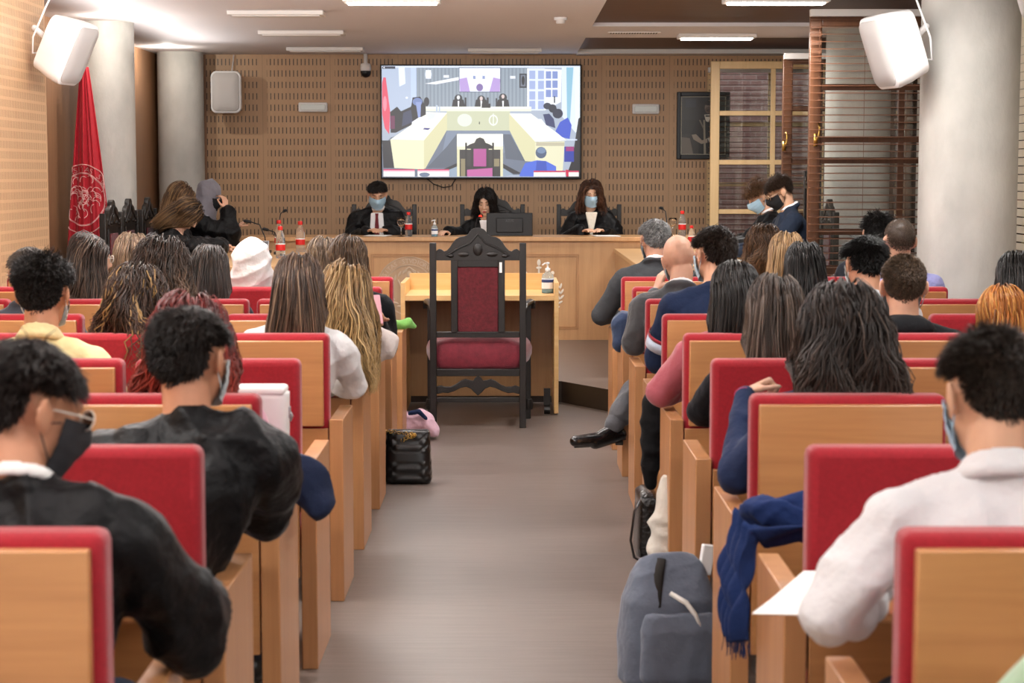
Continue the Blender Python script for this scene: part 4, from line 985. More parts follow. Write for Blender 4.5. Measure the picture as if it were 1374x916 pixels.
def person(label, org, rz, head, hair=None, top=('shirt','FFFFFF'), sex='m', yaw=0, pitch=8, roll=0, arms=(None,None), skin='C99A80', legs='2a2c34', legpose=None,
           mask=None, glasses=None, fine=False, face=False, vox=None, collar=None, hijab=None, group=None, hands=True, twist=0, extra=None, footw=True):
    PC[0] += 1; seed = PC[0]*13
    O = Vector(org); Rz = Matrix.Rotation(rz,3,'Z'); inv = Rz.transposed()
    loc = lambda p: inv @ (Vector(p)-O)
    k = 1.0 if sex == 'm' else .90
    hs = 1.0 if sex == 'm' else .955
    hc = loc(head)
    Mh = Matrix.Translation(hc) @ Matrix.Rotation(math.radians(yaw),4,'Z') @ Matrix.Rotation(-math.radians(pitch),4,'X') @ Matrix.Rotation(math.radians(roll),4,'Y') @ Matrix.Scale(hs,4)
    H = lambda x,y,z: Mh @ Vector((x,y,z))
    R3 = Mh.to_3x3().normalized()
    sp = math.sin(math.radians(pitch))
    nb = hc+Vector((0,-.045-.07*sp,-.178+.03*sp)); shw = .175*k
    if nb.y < -.03: nb.y = -.03
    tw = Matrix.Rotation(math.radians(twist),3,'Z')
    tx = nb.x
    def torso(mb, t, top_r=.055):
        rs = []
        pel = Vector((0,.02,.50)); 
        ctrl = [(0,.155,.115),(.12,.165,.125),(.32,.145,.112),(.55,.160,.118),(.75,.176,.118),(.88,.165,.098),(.96,.115,.075),(1.0,.07,.06)]
        for s, wx, wy in ctrl:
            c = pel.lerp(nb, s); c.y += (-.02*math.sin(s*PI)); wx = wx*k+t; wy = wy*k+t; ring = []
            sm = min(1,s*1.2); Rr = Matrix.Rotation(math.radians(twist)*sm,3,'Z')
            for i in range(20):
                a = 2*PI*i/20; ca, sa = math.cos(a), math.sin(a); v = Vector((abs(ca)**.8*math.copysign(wx,ca), abs(sa)**.9*math.copysign(wy,sa), 0)); ring.append(c+Rr@v)
            rs.append(ring)
        mb.rings(rs)
        bot = Vector((0,.02,.485)); mb.ell(bot, (.16*k+t,.125*k+t,.06))
    sh = {}; el = {}; wr = {}
    for i, s in enumerate((-1,1)):
        sh[s] = nb+tw@Vector((s*shw,-.005,-.062))
        a = arms[i]
        if a is None: el[s] = Vector((tx*.5+s*(shw+.075), .10, .745)); wr[s] = Vector((s*.09, .33, .735))
        else: el[s] = loc(a[0]); wr[s] = loc(a[1])
    lp = {}
    for i, s in enumerate((-1,1)):
        hip = Vector((s*.09*k, .03, .545)); kn = Vector((s*.13,.46,.515)); an = Vector((s*.13,.49,.095)); toe = Vector((s*.14,.64,.035))
        if legpose and legpose[i]: kn, an, toe = [loc(q) for q in legpose[i]]
        lp[s] = (hip, kn, an, toe)
    # --- one continuous body
    b = MB()
    b.ell(H(0,-.015,.03), (.0755*hs,.096*hs,.089*hs), R3); b.ell(H(0,.022,-.03), (.063*hs,.070*hs,.085*hs), R3); b.ell(H(0,.03,-.072), (.052*hs,.055*hs,.042*hs), R3)
    b.ell(H(0,.06,-.098), (.026*hs,.024*hs,.02*hs), R3)
    b.caps(H(0,.086,.012), H(0,.106,-.026), .0085, .0115, 8); b.ell(H(.011,.097,-.032), (.009,.010,.008)); b.ell(H(-.011,.097,-.032), (.009,.010,.008))
    b.caps(H(-.032,.076,.024), H(.032,.076,.024), .011, .011, 8)
    for s in (-1,1): b.ell(H(s*.033,.055,-.022), (.026,.024,.026), R3)
    b.ell(H(0,.088,-.060), (.022,.010,.006), R3); b.ell(H(0,.087,-.070), (.019,.010,.007), R3)
    for s in (-1,1):
        E = R3 @ Matrix.Rotation(s*.42,3,'Z') @ Matrix.Rotation(.12,3,'X')
        b.ell(H(s*.085,-.012,-.006), (.0075,.020,.033), E); b.ell(H(s*.076,0,-.010), (.012,.012,.026), E); b.ell(H(s*.078,.002,-.034), (.008,.010,.012), E)
    nk = H(0,-.022,-.06); b.caps(nb+Vector((0,0,-.04)), nk, .058*k, .056*k, 16)
    torso(b, 0)
    for s in (-1,1):
        b.caps(nb+Vector((s*.03,0,.015)), sh[s]+Vector((-s*.02,0,.015)), .04*k, .045*k)
        b.caps(sh[s], el[s], .053*k, .041*k); b.caps(el[s], wr[s], .041*k, .026*k)
        f = (wr[s]-el[s]).normalized()
        hd = (arms[0 if s < 0 else 1] or (0,0,{}))
        opt = hd[2] if len(hd) > 2 else {}
        ff = Vector(opt['f']) if 'f' in opt else f
        if 'f' in opt: ff = inv @ ff
        uu = inv @ Vector(opt['u']) if 'u' in opt else Vector((0,.2,1))
        if abs(uu.normalized().dot(ff.normalized())) > .95: uu = Vector((s,0,.3))
        hand(b, wr[s]+f*.012, ff, uu, opt.get('t', -s if True else s), opt.get('curl', .35), .95*k if sex == 'm' else .88)
        hip, kn, an, toe = lp[s]
        b.caps(hip, kn, .078*k, .054*k); b.caps(kn, an, .052*k, .036*k); b.caps(an+Vector((0,-.0,-.03)), toe, *((.033,.026) if footw else (.026,.016)))
    v = vox or (.0055 if fine else .0085)
    body = link_mesh('person', fuse(b, v, 2 if v > .006 else 3), skin_mat(skin), None)
    body.location = org; body.rotation_euler = (0,0,rz); tag(body, label, 'person', group)
    cv = .0095 if fine or (vox and vox < .008) else .0125
    # --- clothing
    kind, ccol = top[0], top[1]; t = {'shirt':.016,'sweater':.022,'jacket':.021,'robe':.030,'hoodie':.026,'blouse':.018}[kind]
    c = MB(); torso(c, t)
    if kind != 'blouse': c.caps(nb+Vector((0,0,-.04)), nb+Vector((0,-.012,.014)), .074*k+t*.4, .056*k+t*.1, 16)
    wide = 1.0 if kind != 'robe' else 1.15
    for s in (-1,1):
        c.caps(nb+Vector((s*.035,-.004,.002)), sh[s]+Vector((-s*.015,0,.010)), .042*k+t*.5, .046*k+t*.9)
        c.caps(sh[s], el[s], .054*k+t, .041*k+t*wide*.9)
        c.caps(el[s], wr[s]-(wr[s]-el[s]).normalized()*.012, .042*k+t*wide*.95, .030*k+t*(.55 if kind != 'robe' else 1.2))
    if kind == 'robe':   # full gathered shoulders and the fall of the sleeve
        for s in (-1,1):
            c.caps(sh[s]+Vector((s*.005,0,-.005)), (sh[s]+el[s])/2+Vector((s*.008,0,-.015)), .078*k, .080*k)
            c.caps((sh[s]+el[s])/2, el[s]+Vector((0,-.01,-.05)), .078*k, .066*k)
        c.ell((0,.08,.60), (.19*k,.20,.13)); c.ell((0,.02,.80), (.20*k,.155,.2))
        c.caps(nb+Vector((-shw*.7,-.02,-.035)), nb+Vector((shw*.7,-.02,-.035)), .075*k, .075*k)
    if kind == 'hoodie': c.ell(nb+Vector((0,-.065,.02)), (.105,.06,.055)); c.ell(nb+Vector((0,-.03,.035)), (.085,.075,.04))
    if kind == 'jacket': c.tube([nb+Vector((.072*math.cos(a),.055*math.sin(a)-.008,.035-.03*math.sin(a))) for a in [PI*.95+i*PI*1.1/10 for i in range(11)]], .017, 8)
    rough = top[2] if len(top) > 2 else (.5 if kind == 'robe' else .85)
    cm = cloth(ccol, rough, .3 if kind != 'robe' else .1, bump=.6 if kind in ('robe','shirt','blouse') else .45)
    nm = {'shirt':'shirt','sweater':'sweater','jacket':'jacket','robe':'robe','hoodie':'hooded_sweatshirt','blouse':'blouse'}[kind]
    fo = {'shirt':.014,'sweater':.009,'jacket':.011,'robe':.019,'hoodie':.010,'blouse':.013}[kind]
    link_mesh(nm, fuse(c, cv, 3, fo, seed, .8 if kind != 'robe' else .7), cm, body)
    l = MB()
    l.ell((0,.02,.51), (.168*k,.135*k,.075))
    for s in (-1,1):
        hip, kn, an, toe = lp[s]; d = (an-kn).normalized()
        l.caps(hip, kn, .09*k, .066*k); l.caps(kn, an-d*.03, .064*k, .055*k)
    link_mesh('trousers', fuse(l, .013, 2, .006, seed+3), cloth(legs), body)
    s_mb = MB()
    for s in (-1,1):
        hip, kn, an, toe = lp[s]; d = (toe-an).normalized()
        s_mb.caps(an+Vector((0,0,-.035))-d*.02, toe+d*.01, .042, .036, 12)
        s_mb.caps(an+(kn-an).normalized()*.02, an+Vector((0,0,-.03)), .043, .042, 12)
    if footw: link_mesh('shoes', fuse(s_mb, .010, 2), mat('shoe_black','14130f',.35), body)
    # --- collar, hair, mask, glasses
    if collar or kind == 'shirt':
        colr = collar or ccol; q = MB(); up = nk-nb
        for rr_, hz, rad in (((.056,.040,.008),(.060,.026,.012),(.070,.010,.014)) if kind in ('shirt','blouse') else ((.055,.040,.007),(.057,.028,.009))):
            q.tube([nb+up*.22+Vector((rr_*k*math.cos(2*PI*i/24), (rr_+.004)*k*math.sin(2*PI*i/24)-.004, hz-.008-.026*math.sin(2*PI*i/24))) for i in range(24)], rad, 8, closed=True)
        link_mesh('collar', fuse(q, .007, 2), cloth(colr, .75), body)
    if hijab:
        q = MB(); q.ell(H(0,-.028,.012), (.106,.116,.124), R3); q.ell(H(0,-.015,-.055), (.108,.105,.11), R3); q.caps(H(0,-.03,-.05), nb+Vector((0,-.01,0)), .112, .125, 18)
        rs = []
        for s, wx, wy in ((0,.125,.105),(.3,.15,.12),(.6,.19,.13),(1,.205,.14),(1.6,.18,.13)):
            cc = nb+Vector((0,-.01,.04-s*.16)); rs.append([cc+Vector((wx*k*math.cos(2*PI*i/24), wy*math.sin(2*PI*i/24), 0)) for i in range(24)])
        q.rings(rs)
        link_mesh('headscarf', fuse(q, .009, 14, .010, seed, .9), cloth(hijab, .8), body)
    if hair: make_hair(Mh, nb, shw+t, hair, seed, body, (nb.x*.8, nb.y*.7, nb.z-.20), BVHTree.FromPolygons([v_.co.copy() for v_ in body.data.vertices], [tuple(p_.vertices) for p_ in body.data.polygons]))
    if mask:
        V = []; F = []; NA, NZ = 22, 12
        for layer in (0,1):
            for j in range(NZ+1):
                z = .004-.112*j/NZ
                for i in range(NA+1):
                    a = -1+2*i/NA; th = a*1.25; rx = .0735-.012*max(0,-z-.05)/.05; ry = .097+.030*math.exp(-((z+.026)/.036)**2-(a/.32)**2)-.012*max(0,-z-.07)/.04
                    pl = .0012*math.sin(j*2.2); o_2 = .004+.002*layer+pl
                    V.append(H((rx+o_2)*math.sin(th), .004+(ry+o_2)*math.cos(th)*.98, z*(1-.18*abs(a)**2)-.004))
        M_ = (NA+1)*(NZ+1)
        for j in range(NZ):
            for i in range(NA):
                q = [j*(NA+1)+i, j*(NA+1)+i+1, (j+1)*(NA+1)+i+1, (j+1)*(NA+1)+i]; F.append(tuple(x+M_ for x in q)); F.append(tuple(q[::-1]))
        mm = MB(); mm.add(V, F)
        for s in (-1,1):
            for z0 in (-.012,-.085): mm.tube([H(s*.066,.034,z0), H(s*.076,.012,z0*.6-.01), H(s*.082,-.018,-.008+z0*.15)], .0016, 5)
        mm.build('face_mask', mat('mask_'+mask, mask, .85), body, smooth=True)
    if glasses:
        g = MB()
        for s in (-1,1):
            g.tube([H(s*.032+.024*math.cos(2*PI*i/20), .098+.002*math.cos(2*PI*i/20), .006+.019*math.sin(2*PI*i/20)) for i in range(20)], .0018, 5, closed=True)
            g.tube([H(s*.056,.096,.010), H(s*.074,.07,.010), H(s*.080,.0,.006), H(s*.080,-.02,-.008)], .0018, 5)
        g.tube([H(-.009,.100,.010), H(.009,.100,.010)], .0016, 5)
        g.build('glasses', mat('frame_'+glasses, glasses, .3), body, smooth=True)
        g = MB()
        for s in (-1,1): g.lathe([(0,0),(.0235,0),(.0235,.0012),(0,.0012)], (0,0,0), 20, 0); 
        n0 = len(g.v)//2; g.v = [tuple(H((-1 if i < n0 else 1)*.032+vx, .098-vz, .006+vy*.8)) for i,(vx,vy,vz) in enumerate(g.v)]
        g.build('lenses', M_glass, body)
    if face:
        e = MB()
        for s in (-1,1): e.tube([H(s*.014,.093,.0290), H(s*.030,.093,.034), H(s*.048,.083,.030)], [.002,.0034,.002], 6)
        e.build('eyebrows', mat('brow','241811',.7), body, smooth=True)
        e = MB()
        for s in (-1,1): e.tube([H(s*.018,.0885,.003), H(s*.030,.0900,-.001), H(s*.043,.080,.003)], [.0016,.0026,.0016], 6)
        e.build('eyelashes', mat('lash','120c09',.7), body, smooth=True)
        if not mask:
            e = MB(); e.ell(H(0,.0955,-.0605),(.019,.006,.0045),R3); e.ell(H(0,.0945,-.0690),(.016,.006,.0052),R3)
            e.build('lips', mat('lips','A04A48',.4), body, smooth=True)
    if extra: extra(body, dict(H=H, nb=nb, sh=sh, el=el, wr=wr, loc=loc, Mh=Mh, lp=lp))
    return body
def AU(row, x, dy=.24): return (x, YR(row)+dy, 0)
LONG = lambda col, zend, **k: dict(kind='long', col=col, zend=zend, n=k.pop('n', 1500), **k)
SH = lambda col, **k: dict(kind='short', col=col, **k)
# ---- left block
def l2x(b, d): pass
person('person in black robe with thin round glasses at the bottom left corner', AU(0,-.93), 0, (-.868,3.36,1.178), SH('1d1512', n=5200, top=.04, side=.03, nape=.02, r=.0015, mess=.22, amp=.004, freq=90), ('robe','0b0b0d'),
       yaw=-52, pitch=20, arms=(((-1.25,3.35,.78),(-1.0,3.62,.76)), ((-.60,3.40,.79),(-.66,3.66,.77))), mask='2a2a2e', glasses='D8D2C8', collar='F2F2F0', skin='C08A6C', vox=.0065, legs='1b2636')
person('person in black robe with full dark hair before the nearest left red-backed seat', AU(1,-.88), 0, (-.745,4.36,1.172), SH('1b1411', n=5600, top=.038, side=.026, nape=.014, r=.0015, mess=.22, amp=.003, freq=90), ('robe','0b0b0d'),
       yaw=-24, pitch=8, arms=(((-1.13,4.36,.82),(-.95,4.66,.76)), ((-.585,4.48,.82),(-.70,4.76,.76))), mask='C9D2D6', skin='C08A6C', vox=.0065, legs='33496b')
person('person with dark red curly hair in a pink top, mostly hidden behind a robed man', AU(2,-.93), 0, (-.905,5.28,1.135), LONG('5a1a16', .88, w=.125, tip='7a2c1e', amp=.012, freq=70, vol=.035, noise=.3, pj=1.2, r=.0028, n=1900), ('blouse','D9A3B8'), 'f', skin='D9A98C')
person('person in a pale yellow collared shirt with curly black hair, turned away', AU(3,-1.53), 0, (-1.55,6.2,1.205), SH('17120f', n=5200, top=.05, side=.010, nape=.004, r=.0018, mess=.5, amp=.006, freq=160, pj=2, lift=1.0), ('shirt','DACC98'),
       yaw=-6, pitch=4, mask='DDE6EA', skin='B98566', vox=.007)
person('woman in white blouse with long straight dark brown hair on the left block', AU(4,-.88), 0, (-.81,7.17,1.175), LONG('3a2a20', .84, tip='5a4534', vol=.02, noise=.08, r=.003, n=2300, hi='8a715a', hif=.12), ('blouse','D2D2D2'), 'f',
       yaw=4, pitch=10, arms=(None, ((-.60,7.24,.78),(-.75,7.5,.74))), skin='D0A084', vox=.007)
person('woman with curly brown hair and blond streaks behind an empty red-backed seat', AU(4,-1.46), 0, (-1.43,7.15,1.11), LONG('2a1c14', .86, w=.125, tip='4a3020', amp=.016, freq=75, vol=.05, noise=.35, pj=1.6, r=.0026, n=2200, hi='A98552', hif=.10), ('sweater','3a3538'), 'f', pitch=14, skin='CFA083')
person('woman with long wavy blond hair hanging towards the aisle', AU(5,-.86), 0, (-.70,7.98,1.10), LONG('7a6040', .70, tip='A08458', amp=.012, freq=42, vol=.035, noise=.22, pj=.8, r=.003, n=2200, w=.11, fall=(.05,0,0), hi='BFA274', hif=.2), ('blouse','D8CFCB'), 'f',
       yaw=-10, pitch=14, roll=6, arms=(None, ((-.66,8.06,.80),(-.62,8.32,.90))), skin='D9A98C', vox=.007)
person('woman with thick dark curly hair, second from the aisle in the left block', AU(5,-1.5), 0, (-1.505,8.1,1.20), LONG('2b1f18', .90, w=.125, tip='5a4432', amp=.018, freq=70, vol=.045, noise=.35, pj=1.6, r=.0026, n=2200), ('sweater','2c2e36'), 'f', pitch=6, yaw=-15, skin='CFA083')
person('person with short greyish brown hair half hidden at the left edge', AU(5,-2.1), 0, (-2.09,8.1,1.165), SH('4a4038', n=1600, top=.03, side=.02, r=.002), ('jacket','3a3f48'), glasses='D8D2C8', skin='C9977a', yaw=30)
person('woman with brown bob and black jacket leaning on the aisle armrest', AU(6,-.86), 0, (-.775,8.98,1.185), LONG('4a3829', 1.00, tip='5c4836', vol=.02, noise=.15, r=.003, n=1500, hi='80684e', hif=.15), ('jacket','17181c'), 'f',
       yaw=-8, pitch=8, arms=(None, ((-.60,9.1,.76),(-.62,8.86,.90))), skin='D0A084')
person('woman with straight dark hair left of the white headscarf', AU(6,-1.48), 0, (-1.462,9.1,1.145), LONG('2c2420', .80, tip='3d332d', vol=.015, noise=.06, r=.003, n=1700, hi='6b5f57', hif=.12), ('sweater','303238'), 'f', pitch=6, skin='CFA083')
person('woman with glasses and long dark brown hair before the red flag', AU(6,-2.07), 0, (-2.04,9.1,1.195), LONG('2e211a', .80, tip='5a4a3e', vol=.025, noise=.12, r=.003, n=1900, amp=.004, freq=40, hi='7a6555', hif=.12), ('sweater','3a3436'), 'f', yaw=-62, pitch=8, glasses='D9D4CC', skin='DDB296')
person('woman with light brown hair right of the one with glasses', AU(7,-2.05), 0, (-2.02,10.0,1.17), LONG('5a4635', .82, tip='6e5842', vol=.02, noise=.10, r=.003, n=1600, hi='9a8468', hif=.2), ('sweater','42444a'), 'f', skin='D0A084', pitch=8)
person('woman in a white headscarf in the left block', AU(7,-1.5), 0, (-1.375,10.0,1.128), None, ('blouse','F0EFEE'), 'f', hijab='D9D7D6', pitch=10, skin='CFA083')
person('person with brown hair left of the bobbed woman in black jacket', AU(7,-.93), 0, (-.995,9.97,1.145), LONG('4e3e30', .96, tip='67543f', vol=.018, noise=.14, r=.003, n=1400, hi='8c765c', hif=.2), ('sweater','3c3c42'), 'f', skin='D0A084', pitch=8)
# ---- right block
def paperhold(b, d): pass
person('man in a white shirt with light blue mask in the bottom right foreground', AU(0,.93), 0, (.888,3.42,1.195), SH('2a211b', n=6400, top=.032, side=.013, nape=.005, r=.0013, mess=.3, lift=.8), ('shirt','D6D6D8'),
       yaw=14, pitch=16, arms=(((.585,3.34,.80),(.72,3.62,.79)), ((1.22,3.38,.80),(1.05,3.66,.77))), mask='A9C6DC', skin='CFA184', vox=.006, legs='1c1d22')
person('person in a pale mint green top cut off at the bottom right corner', AU(-1,.91), 0, (1.0,2.42,1.27), SH('3a2c22', n=1500, top=.03), ('sweater','93AC90'), arms=(((.635,2.46,.80),(.80,2.74,.77)), None), skin='D0A084', vox=.009)
def bracelet(b, d):
    w_, e = d['wr'][-1], d['el'][-1]; ax = (w_-e).normalized(); c = w_-ax*.002; u = ax.orthogonal().normalized(); v = ax.cross(u)
    MB().tube([c+(u*math.cos(2*PI*i/20)+v*math.sin(2*PI*i/20))*.030 for i in range(20)], .0035, 6, closed=True).build('bracelet', mat('pink_bracelet','B01E5A',.4), b, smooth=True)
person('woman in navy sweater with thick dark wavy hair and raised fist with pink bracelet', AU(2,.95), 0, (.945,5.26,1.16), LONG('211915', .90, w=.125, tip='382c25', amp=.012, freq=48, vol=.045, noise=.28, pj=.9, r=.0026, n=3000, hi='5c4e46', hif=.06), ('sweater','1E2A48'), 'f',
       yaw=8, pitch=12, arms=(((.645,5.20,.755),(.695,5.44,.955),dict(f=(.75,.15,.35), u=(-.3,.2,.9), curl=1.25, t=1)), None), fine=True, skin='E0B49A', extra=bracelet)
person('woman with long straight brown hair and a black sleeve', AU(3,.93), 0, (.89,6.22,1.145), LONG('33271f', .84, tip='4a3b30', vol=.02, noise=.07, r=.003, n=2400, hi='75655a', hif=.12), ('jacket','14151a'), 'f', pitch=8, arms=(((.655,6.28,.80),(.80,6.5,.76)), None), skin='D0A084', vox=.007)
person('woman with sleek black hair in a dusty rose sweater', AU(4,.93), 0, (.865,7.12,1.145), LONG('15110f', .90, tip='1f1917', vol=.018, noise=.05, r=.003, n=2300, hi='35312f', hif=.08), ('sweater','A0525C'), 'f', yaw=10, pitch=16, arms=(((.585,7.18,.76),(.74,7.44,.74)), None), skin='D0A084', vox=.007)
def stripes(b, d):
    s_, e = d['sh'][-1], d['el'][-1]; ax = (e-s_).normalized(); u = ax.orthogonal().normalized(); v = ax.cross(u)
    for nm, t0, t1, colr in (('red_stripe',.50,.56,'8E2230'),('pale_stripe',.57,.74,'B8C4D6')):
        rs = []
        for t in (t0, t1): c = s_.lerp(e, t); r = .054+.022+.0085-.009*t; rs.append([c+(u*math.cos(2*PI*i/24)+v*math.sin(2*PI*i/24))*r for i in range(24)])
        MB().rings(rs, False).build(nm, cloth(colr), b, smooth=True).modifiers.new('s','SOLIDIFY').thickness = .003
person('man with wavy dark hair in a navy sweater with a pale sleeve stripe', AU(5,.93), 0, (.895,8.15,1.255), SH('241a14', n=4200, top=.034, side=.026, nape=.014, r=.0021, mess=.25, amp=.004, freq=120), ('sweater','1B2742'),
       yaw=30, pitch=10, arms=(((.66,8.20,.78),(.80,8.46,.75)), None), mask='B9CFDD', skin='D0A084', extra=stripes)
def oxford(b, d):
    hip, kn, an, toe = d['lp'][-1]; m = MB(); dv = (toe-an).normalized(); heel = an-dv*.05+Vector((0,0,-.035))
    m.caps(heel, an+dv*.09+Vector((0,0,-.035)), .040, .040, 14); m.caps(an+dv*.06+Vector((0,0,-.03)), toe+dv*.015, .041, .030, 14); m.caps(an+Vector((0,0,-.01)), an+dv*.05+Vector((0,0,-.02)), .04, .04)
    link_mesh('oxford_shoe', fuse(m, .006, 2), mat('polished_leather','0e0e10',.18,coat=.6), b)
    s = MB(); up = Vector((0,0,1)); 
    s.tube([heel-dv*.035+up*-.034, an+dv*.05-up*.068, toe+dv*.02-up*.03], [.012,.010,.008], 6, flat=.5); s.box(-.02,.02,-.02,.02,-.02,.0,0,Matrix.Translation(heel-up*.035)); s.build('shoe_sole', mat('sole','2a2622',.6), b, smooth=True)
    q = MB(); q.caps(kn.lerp(an,.55), an+Vector((0,0,-.01)), .045, .038); link_mesh('sock', fuse(q, .008, 2), cloth('15151a'), b)
    q = MB(); e_ = kn.lerp(an,.66); q.caps(kn, e_, .075, .070); link_mesh('trouser_leg', fuse(q, .01, 2, .006, 5), cloth('55565a'), b)
person('bald man in grey suit with cheek on hand and crossed leg in the aisle', AU(6,.90), 0, (.842,9.24,1.18), None, ('jacket','4b4d50'), yaw=8, pitch=14, roll=-8,
       arms=(((.625,9.22,.76),(.735,9.34,1.01),dict(f=(.35,.15,.9), u=(-.8,-.4,.2), curl=.5)), None), legs='55565a', collar='E8E8EA', skin='C79A82', fine=True, mask='B9CFDD', legpose=(((.70,9.83,.50),(.535,9.72,.26),(.36,9.66,.215)), None), extra=oxford, footw=False)
person('grey-haired man in charcoal suit, frontmost beside the aisle on the right', AU(8,.86), 0, (.858,11.0,1.218), SH('4c4c4c', n=3800, top=.035, side=.02, nape=.010, r=.002, tip='7a7a7a', hi='9a9a98', hif=.35), ('jacket','3b3e41'), yaw=14, pitch=10,
       arms=(((.55,11.06,.76),(.66,11.32,.74)), None), collar='E8E8EA', mask='B9CFDD', skin='C79A82', legs='3b3e41')
person('boy with short light brown hair in a black hooded top', AU(4,1.50), 0, (1.515,7.15,1.172), SH('4a3a2c', n=5600, top=.018, side=.008, nape=.004, r=.0014, mess=.25, lift=1.0), ('hoodie','121316'), pitch=6, yaw=-4, mask='B9CFDD', skin='D6A78C', vox=.007)
person('person with straight black hair in white crinkled shirt beside the wooden blind', AU(5,1.50), 0, (1.545,8.1,1.215), SH('100d0c', n=4200, top=.05, side=.03, nape=.012, r=.002, mess=.2), ('hoodie','D2D2D6'), yaw=14, pitch=12, skin='C9977A', mask='DDE6EA')
person('woman with black hair in a cream top behind the blond woman', AU(6,1.46), 0, (1.44,9.1,1.155), LONG('13100f', .84, tip='1d1918', vol=.018, noise=.10, r=.003, n=1600, hi='45403e', hif=.1), ('hoodie','DCD0BE'), 'f', yaw=12, pitch=10, skin='D0A084')
person('woman with long straight light blond-brown hair in the right block', AU(7,1.49), 0, (1.49,10.0,1.175), LONG('6e5438', .84, tip='94754c', vol=.018, noise=.06, r=.003, n=1600, hi='B09068', hif=.3), ('blouse','CDBFAE'), 'f', pitch=8, skin='D6A78C')
person('person with brown curly hair in front of the blond-brown one', AU(8,1.50), 0, (1.505,11.0,1.168), LONG('3c2818', 1.00, w=.115, tip='60452c', amp=.014, freq=110, vol=.04, noise=.4, pj=1.8, r=.0024, n=1800), ('sweater','34363c'), 'f', skin='D0A084')
person('person with shaved head in a lilac blue shirt beside the concrete column', AU(7,2.08), 0, (2.095,10.0,1.245), SH('5a4c42', n=3500, top=.004, side=.003, nape=.002, r=.001, lift=1.2), ('shirt','8E90C0'), pitch=4, skin='B98f78')
person('person with tousled black hair farthest right before the shaved head', AU(8,2.08), 0, (2.175,11.0,1.255), SH('120f0e', n=2600, top=.05, side=.03, nape=.02, r=.0024, mess=.45, amp=.006, freq=120), ('sweater','26282e'), skin='C9977A')
person('woman with straight black hair at the right edge by the column', AU(5,2.10), 0, (2.215,8.1,1.15), LONG('15110f', .86, tip='201b19', vol=.018, noise=.06, r=.003, n=1500, hi='4a4544', hif=.1), ('sweater','2a2c32'), 'f', skin='D0A084')
person('person with bright ginger hair at the right edge behind the foreground man', AU(4,2.02), 0, (1.905,7.17,1.045), LONG('8c5222', .92, tip='A86a30', vol=.022, noise=.10, r=.003, n=2000, hi='C8924c', hif=.35), ('sweater','3c3a40'), 'f', pitch=25, skin='E2B89c')
# ---- the bench
def tie(b, d):
    nb = d['nb']; H = d['H']
    m = MB(); f = lambda x,y,z: nb+Vector((x,y,z))
    m.prism([(-.055,.0),(.055,0),(.075,-.30),(-.075,-.30)], .118, .150, 0, Matrix.Translation(nb)); m.build('shirt_front', cloth('ECECEE',.7), b, bevel=.01, fixn=True)
    m = MB(); m.prism([(-.016,-.005),(.016,-.005),(.012,-.035),(.030,-.28),(0,-.31),(-.030,-.28),(-.012,-.035)], .150, .160, 0, Matrix.Translation(nb)); m.build('necktie', cloth('6d1420',.5), b, bevel=.003, fixn=True)
def vfront(colr):
    def f(b, d):
        nb = d['nb']; m = MB(); m.prism([(-.055,.01),(.055,.01),(.012,-.20),(-.012,-.20)], .10, .138, 0, Matrix.Translation(nb)); m.build('shirt_front', cloth(colr,.7), b, bevel=.008, fixn=True)
    return f
person('man in black robe with red tie and light blue mask on the judge bench', (-1.17,17.27,DZ), PI, (-1.205,17.1,1.418), SH('191310', n=3600, top=.035, side=.014, nape=.01, r=.002), ('robe','0b0b0d'), pitch=24, yaw=6,
       arms=(((-.90,17.12,.99),(-1.08,16.86,1.082)), ((-1.46,17.12,.99),(-1.28,16.86,1.082))), mask='A9CBE0', face=True, collar='F0F0F0', extra=tie, fine=True, skin='CFA184', legs='15161a')
person('unmasked woman with long black hair leaning at the monitor on the judge bench', (-.155,17.27,DZ), PI, (-.215,17.05,1.345), LONG('120e0d', 1.05, front=True, w=.12, tip='1c1615', vol=.03, noise=.12, amp=.005, freq=40, r=.0032, n=1900, hi='3c3634', hif=.1), ('robe','0b0b0d'), 'f', pitch=16, yaw=-8,
       arms=(((.10,17.12,1.0),(-.02,16.86,1.082)), ((-.44,17.06,1.05),(-.55,16.82,1.082))), face=True, fine=True, skin='DDB296', legs='15161a', extra=vfront('E6E4E6'))
person('masked woman with long wavy brown hair on the judge bench', (.75,17.27,DZ), PI, (.752,17.1,1.42), LONG('3a241a', 1.10, front=True, w=.125, tip='5c3c2c', vol=.035, noise=.2, amp=.009, freq=45, r=.0032, n=2000, hi='7a5540', hif=.15), ('robe','0b0b0d'), 'f', pitch=12, yaw=4,
       arms=(((1.01,17.12,.99),(.86,16.86,1.082)), ((.49,17.12,.99),(.66,16.86,1.082))), face=True, mask='A9CBE0', fine=True, skin='DDB296', legs='15161a', extra=vfront('E9E2D2'))
# ---- left party, facing +x
person('robed woman with long brown hair bowing over clasped hands at the left desk', (-2.66,14.40,DZ), -PI/2, (-2.50,14.52,1.29), LONG('2e2119', .98, tip='6b5138', free=True, vol=.03, noise=.15, r=.0032, n=2000, fall=(0,-1.1,0), hi='8a6c48', hif=.25), ('robe','0b0b0d'), 'f', pitch=48, yaw=10,
       arms=(((-2.42,14.75,1.04),(-2.24,14.72,1.03),dict(curl=.9)), ((-2.42,14.16,1.05),(-2.24,14.58,1.04),dict(f=(.3,.8,.1),curl=.9))), fine=True, skin='D6A78C', legs='15161a')
person('robed person with light brown hair behind the bowing woman', (-2.70,15.14,DZ), -PI/2, (-2.66,15.16,1.405), LONG('4a3524', 1.10, tip='7a5c3e', vol=.03, noise=.15, r=.0032, n=1500, hi='9a7a52', hif=.2), ('robe','0b0b0d'), 'f', pitch=30, yaw=25, skin='D6A78C', legs='15161a')
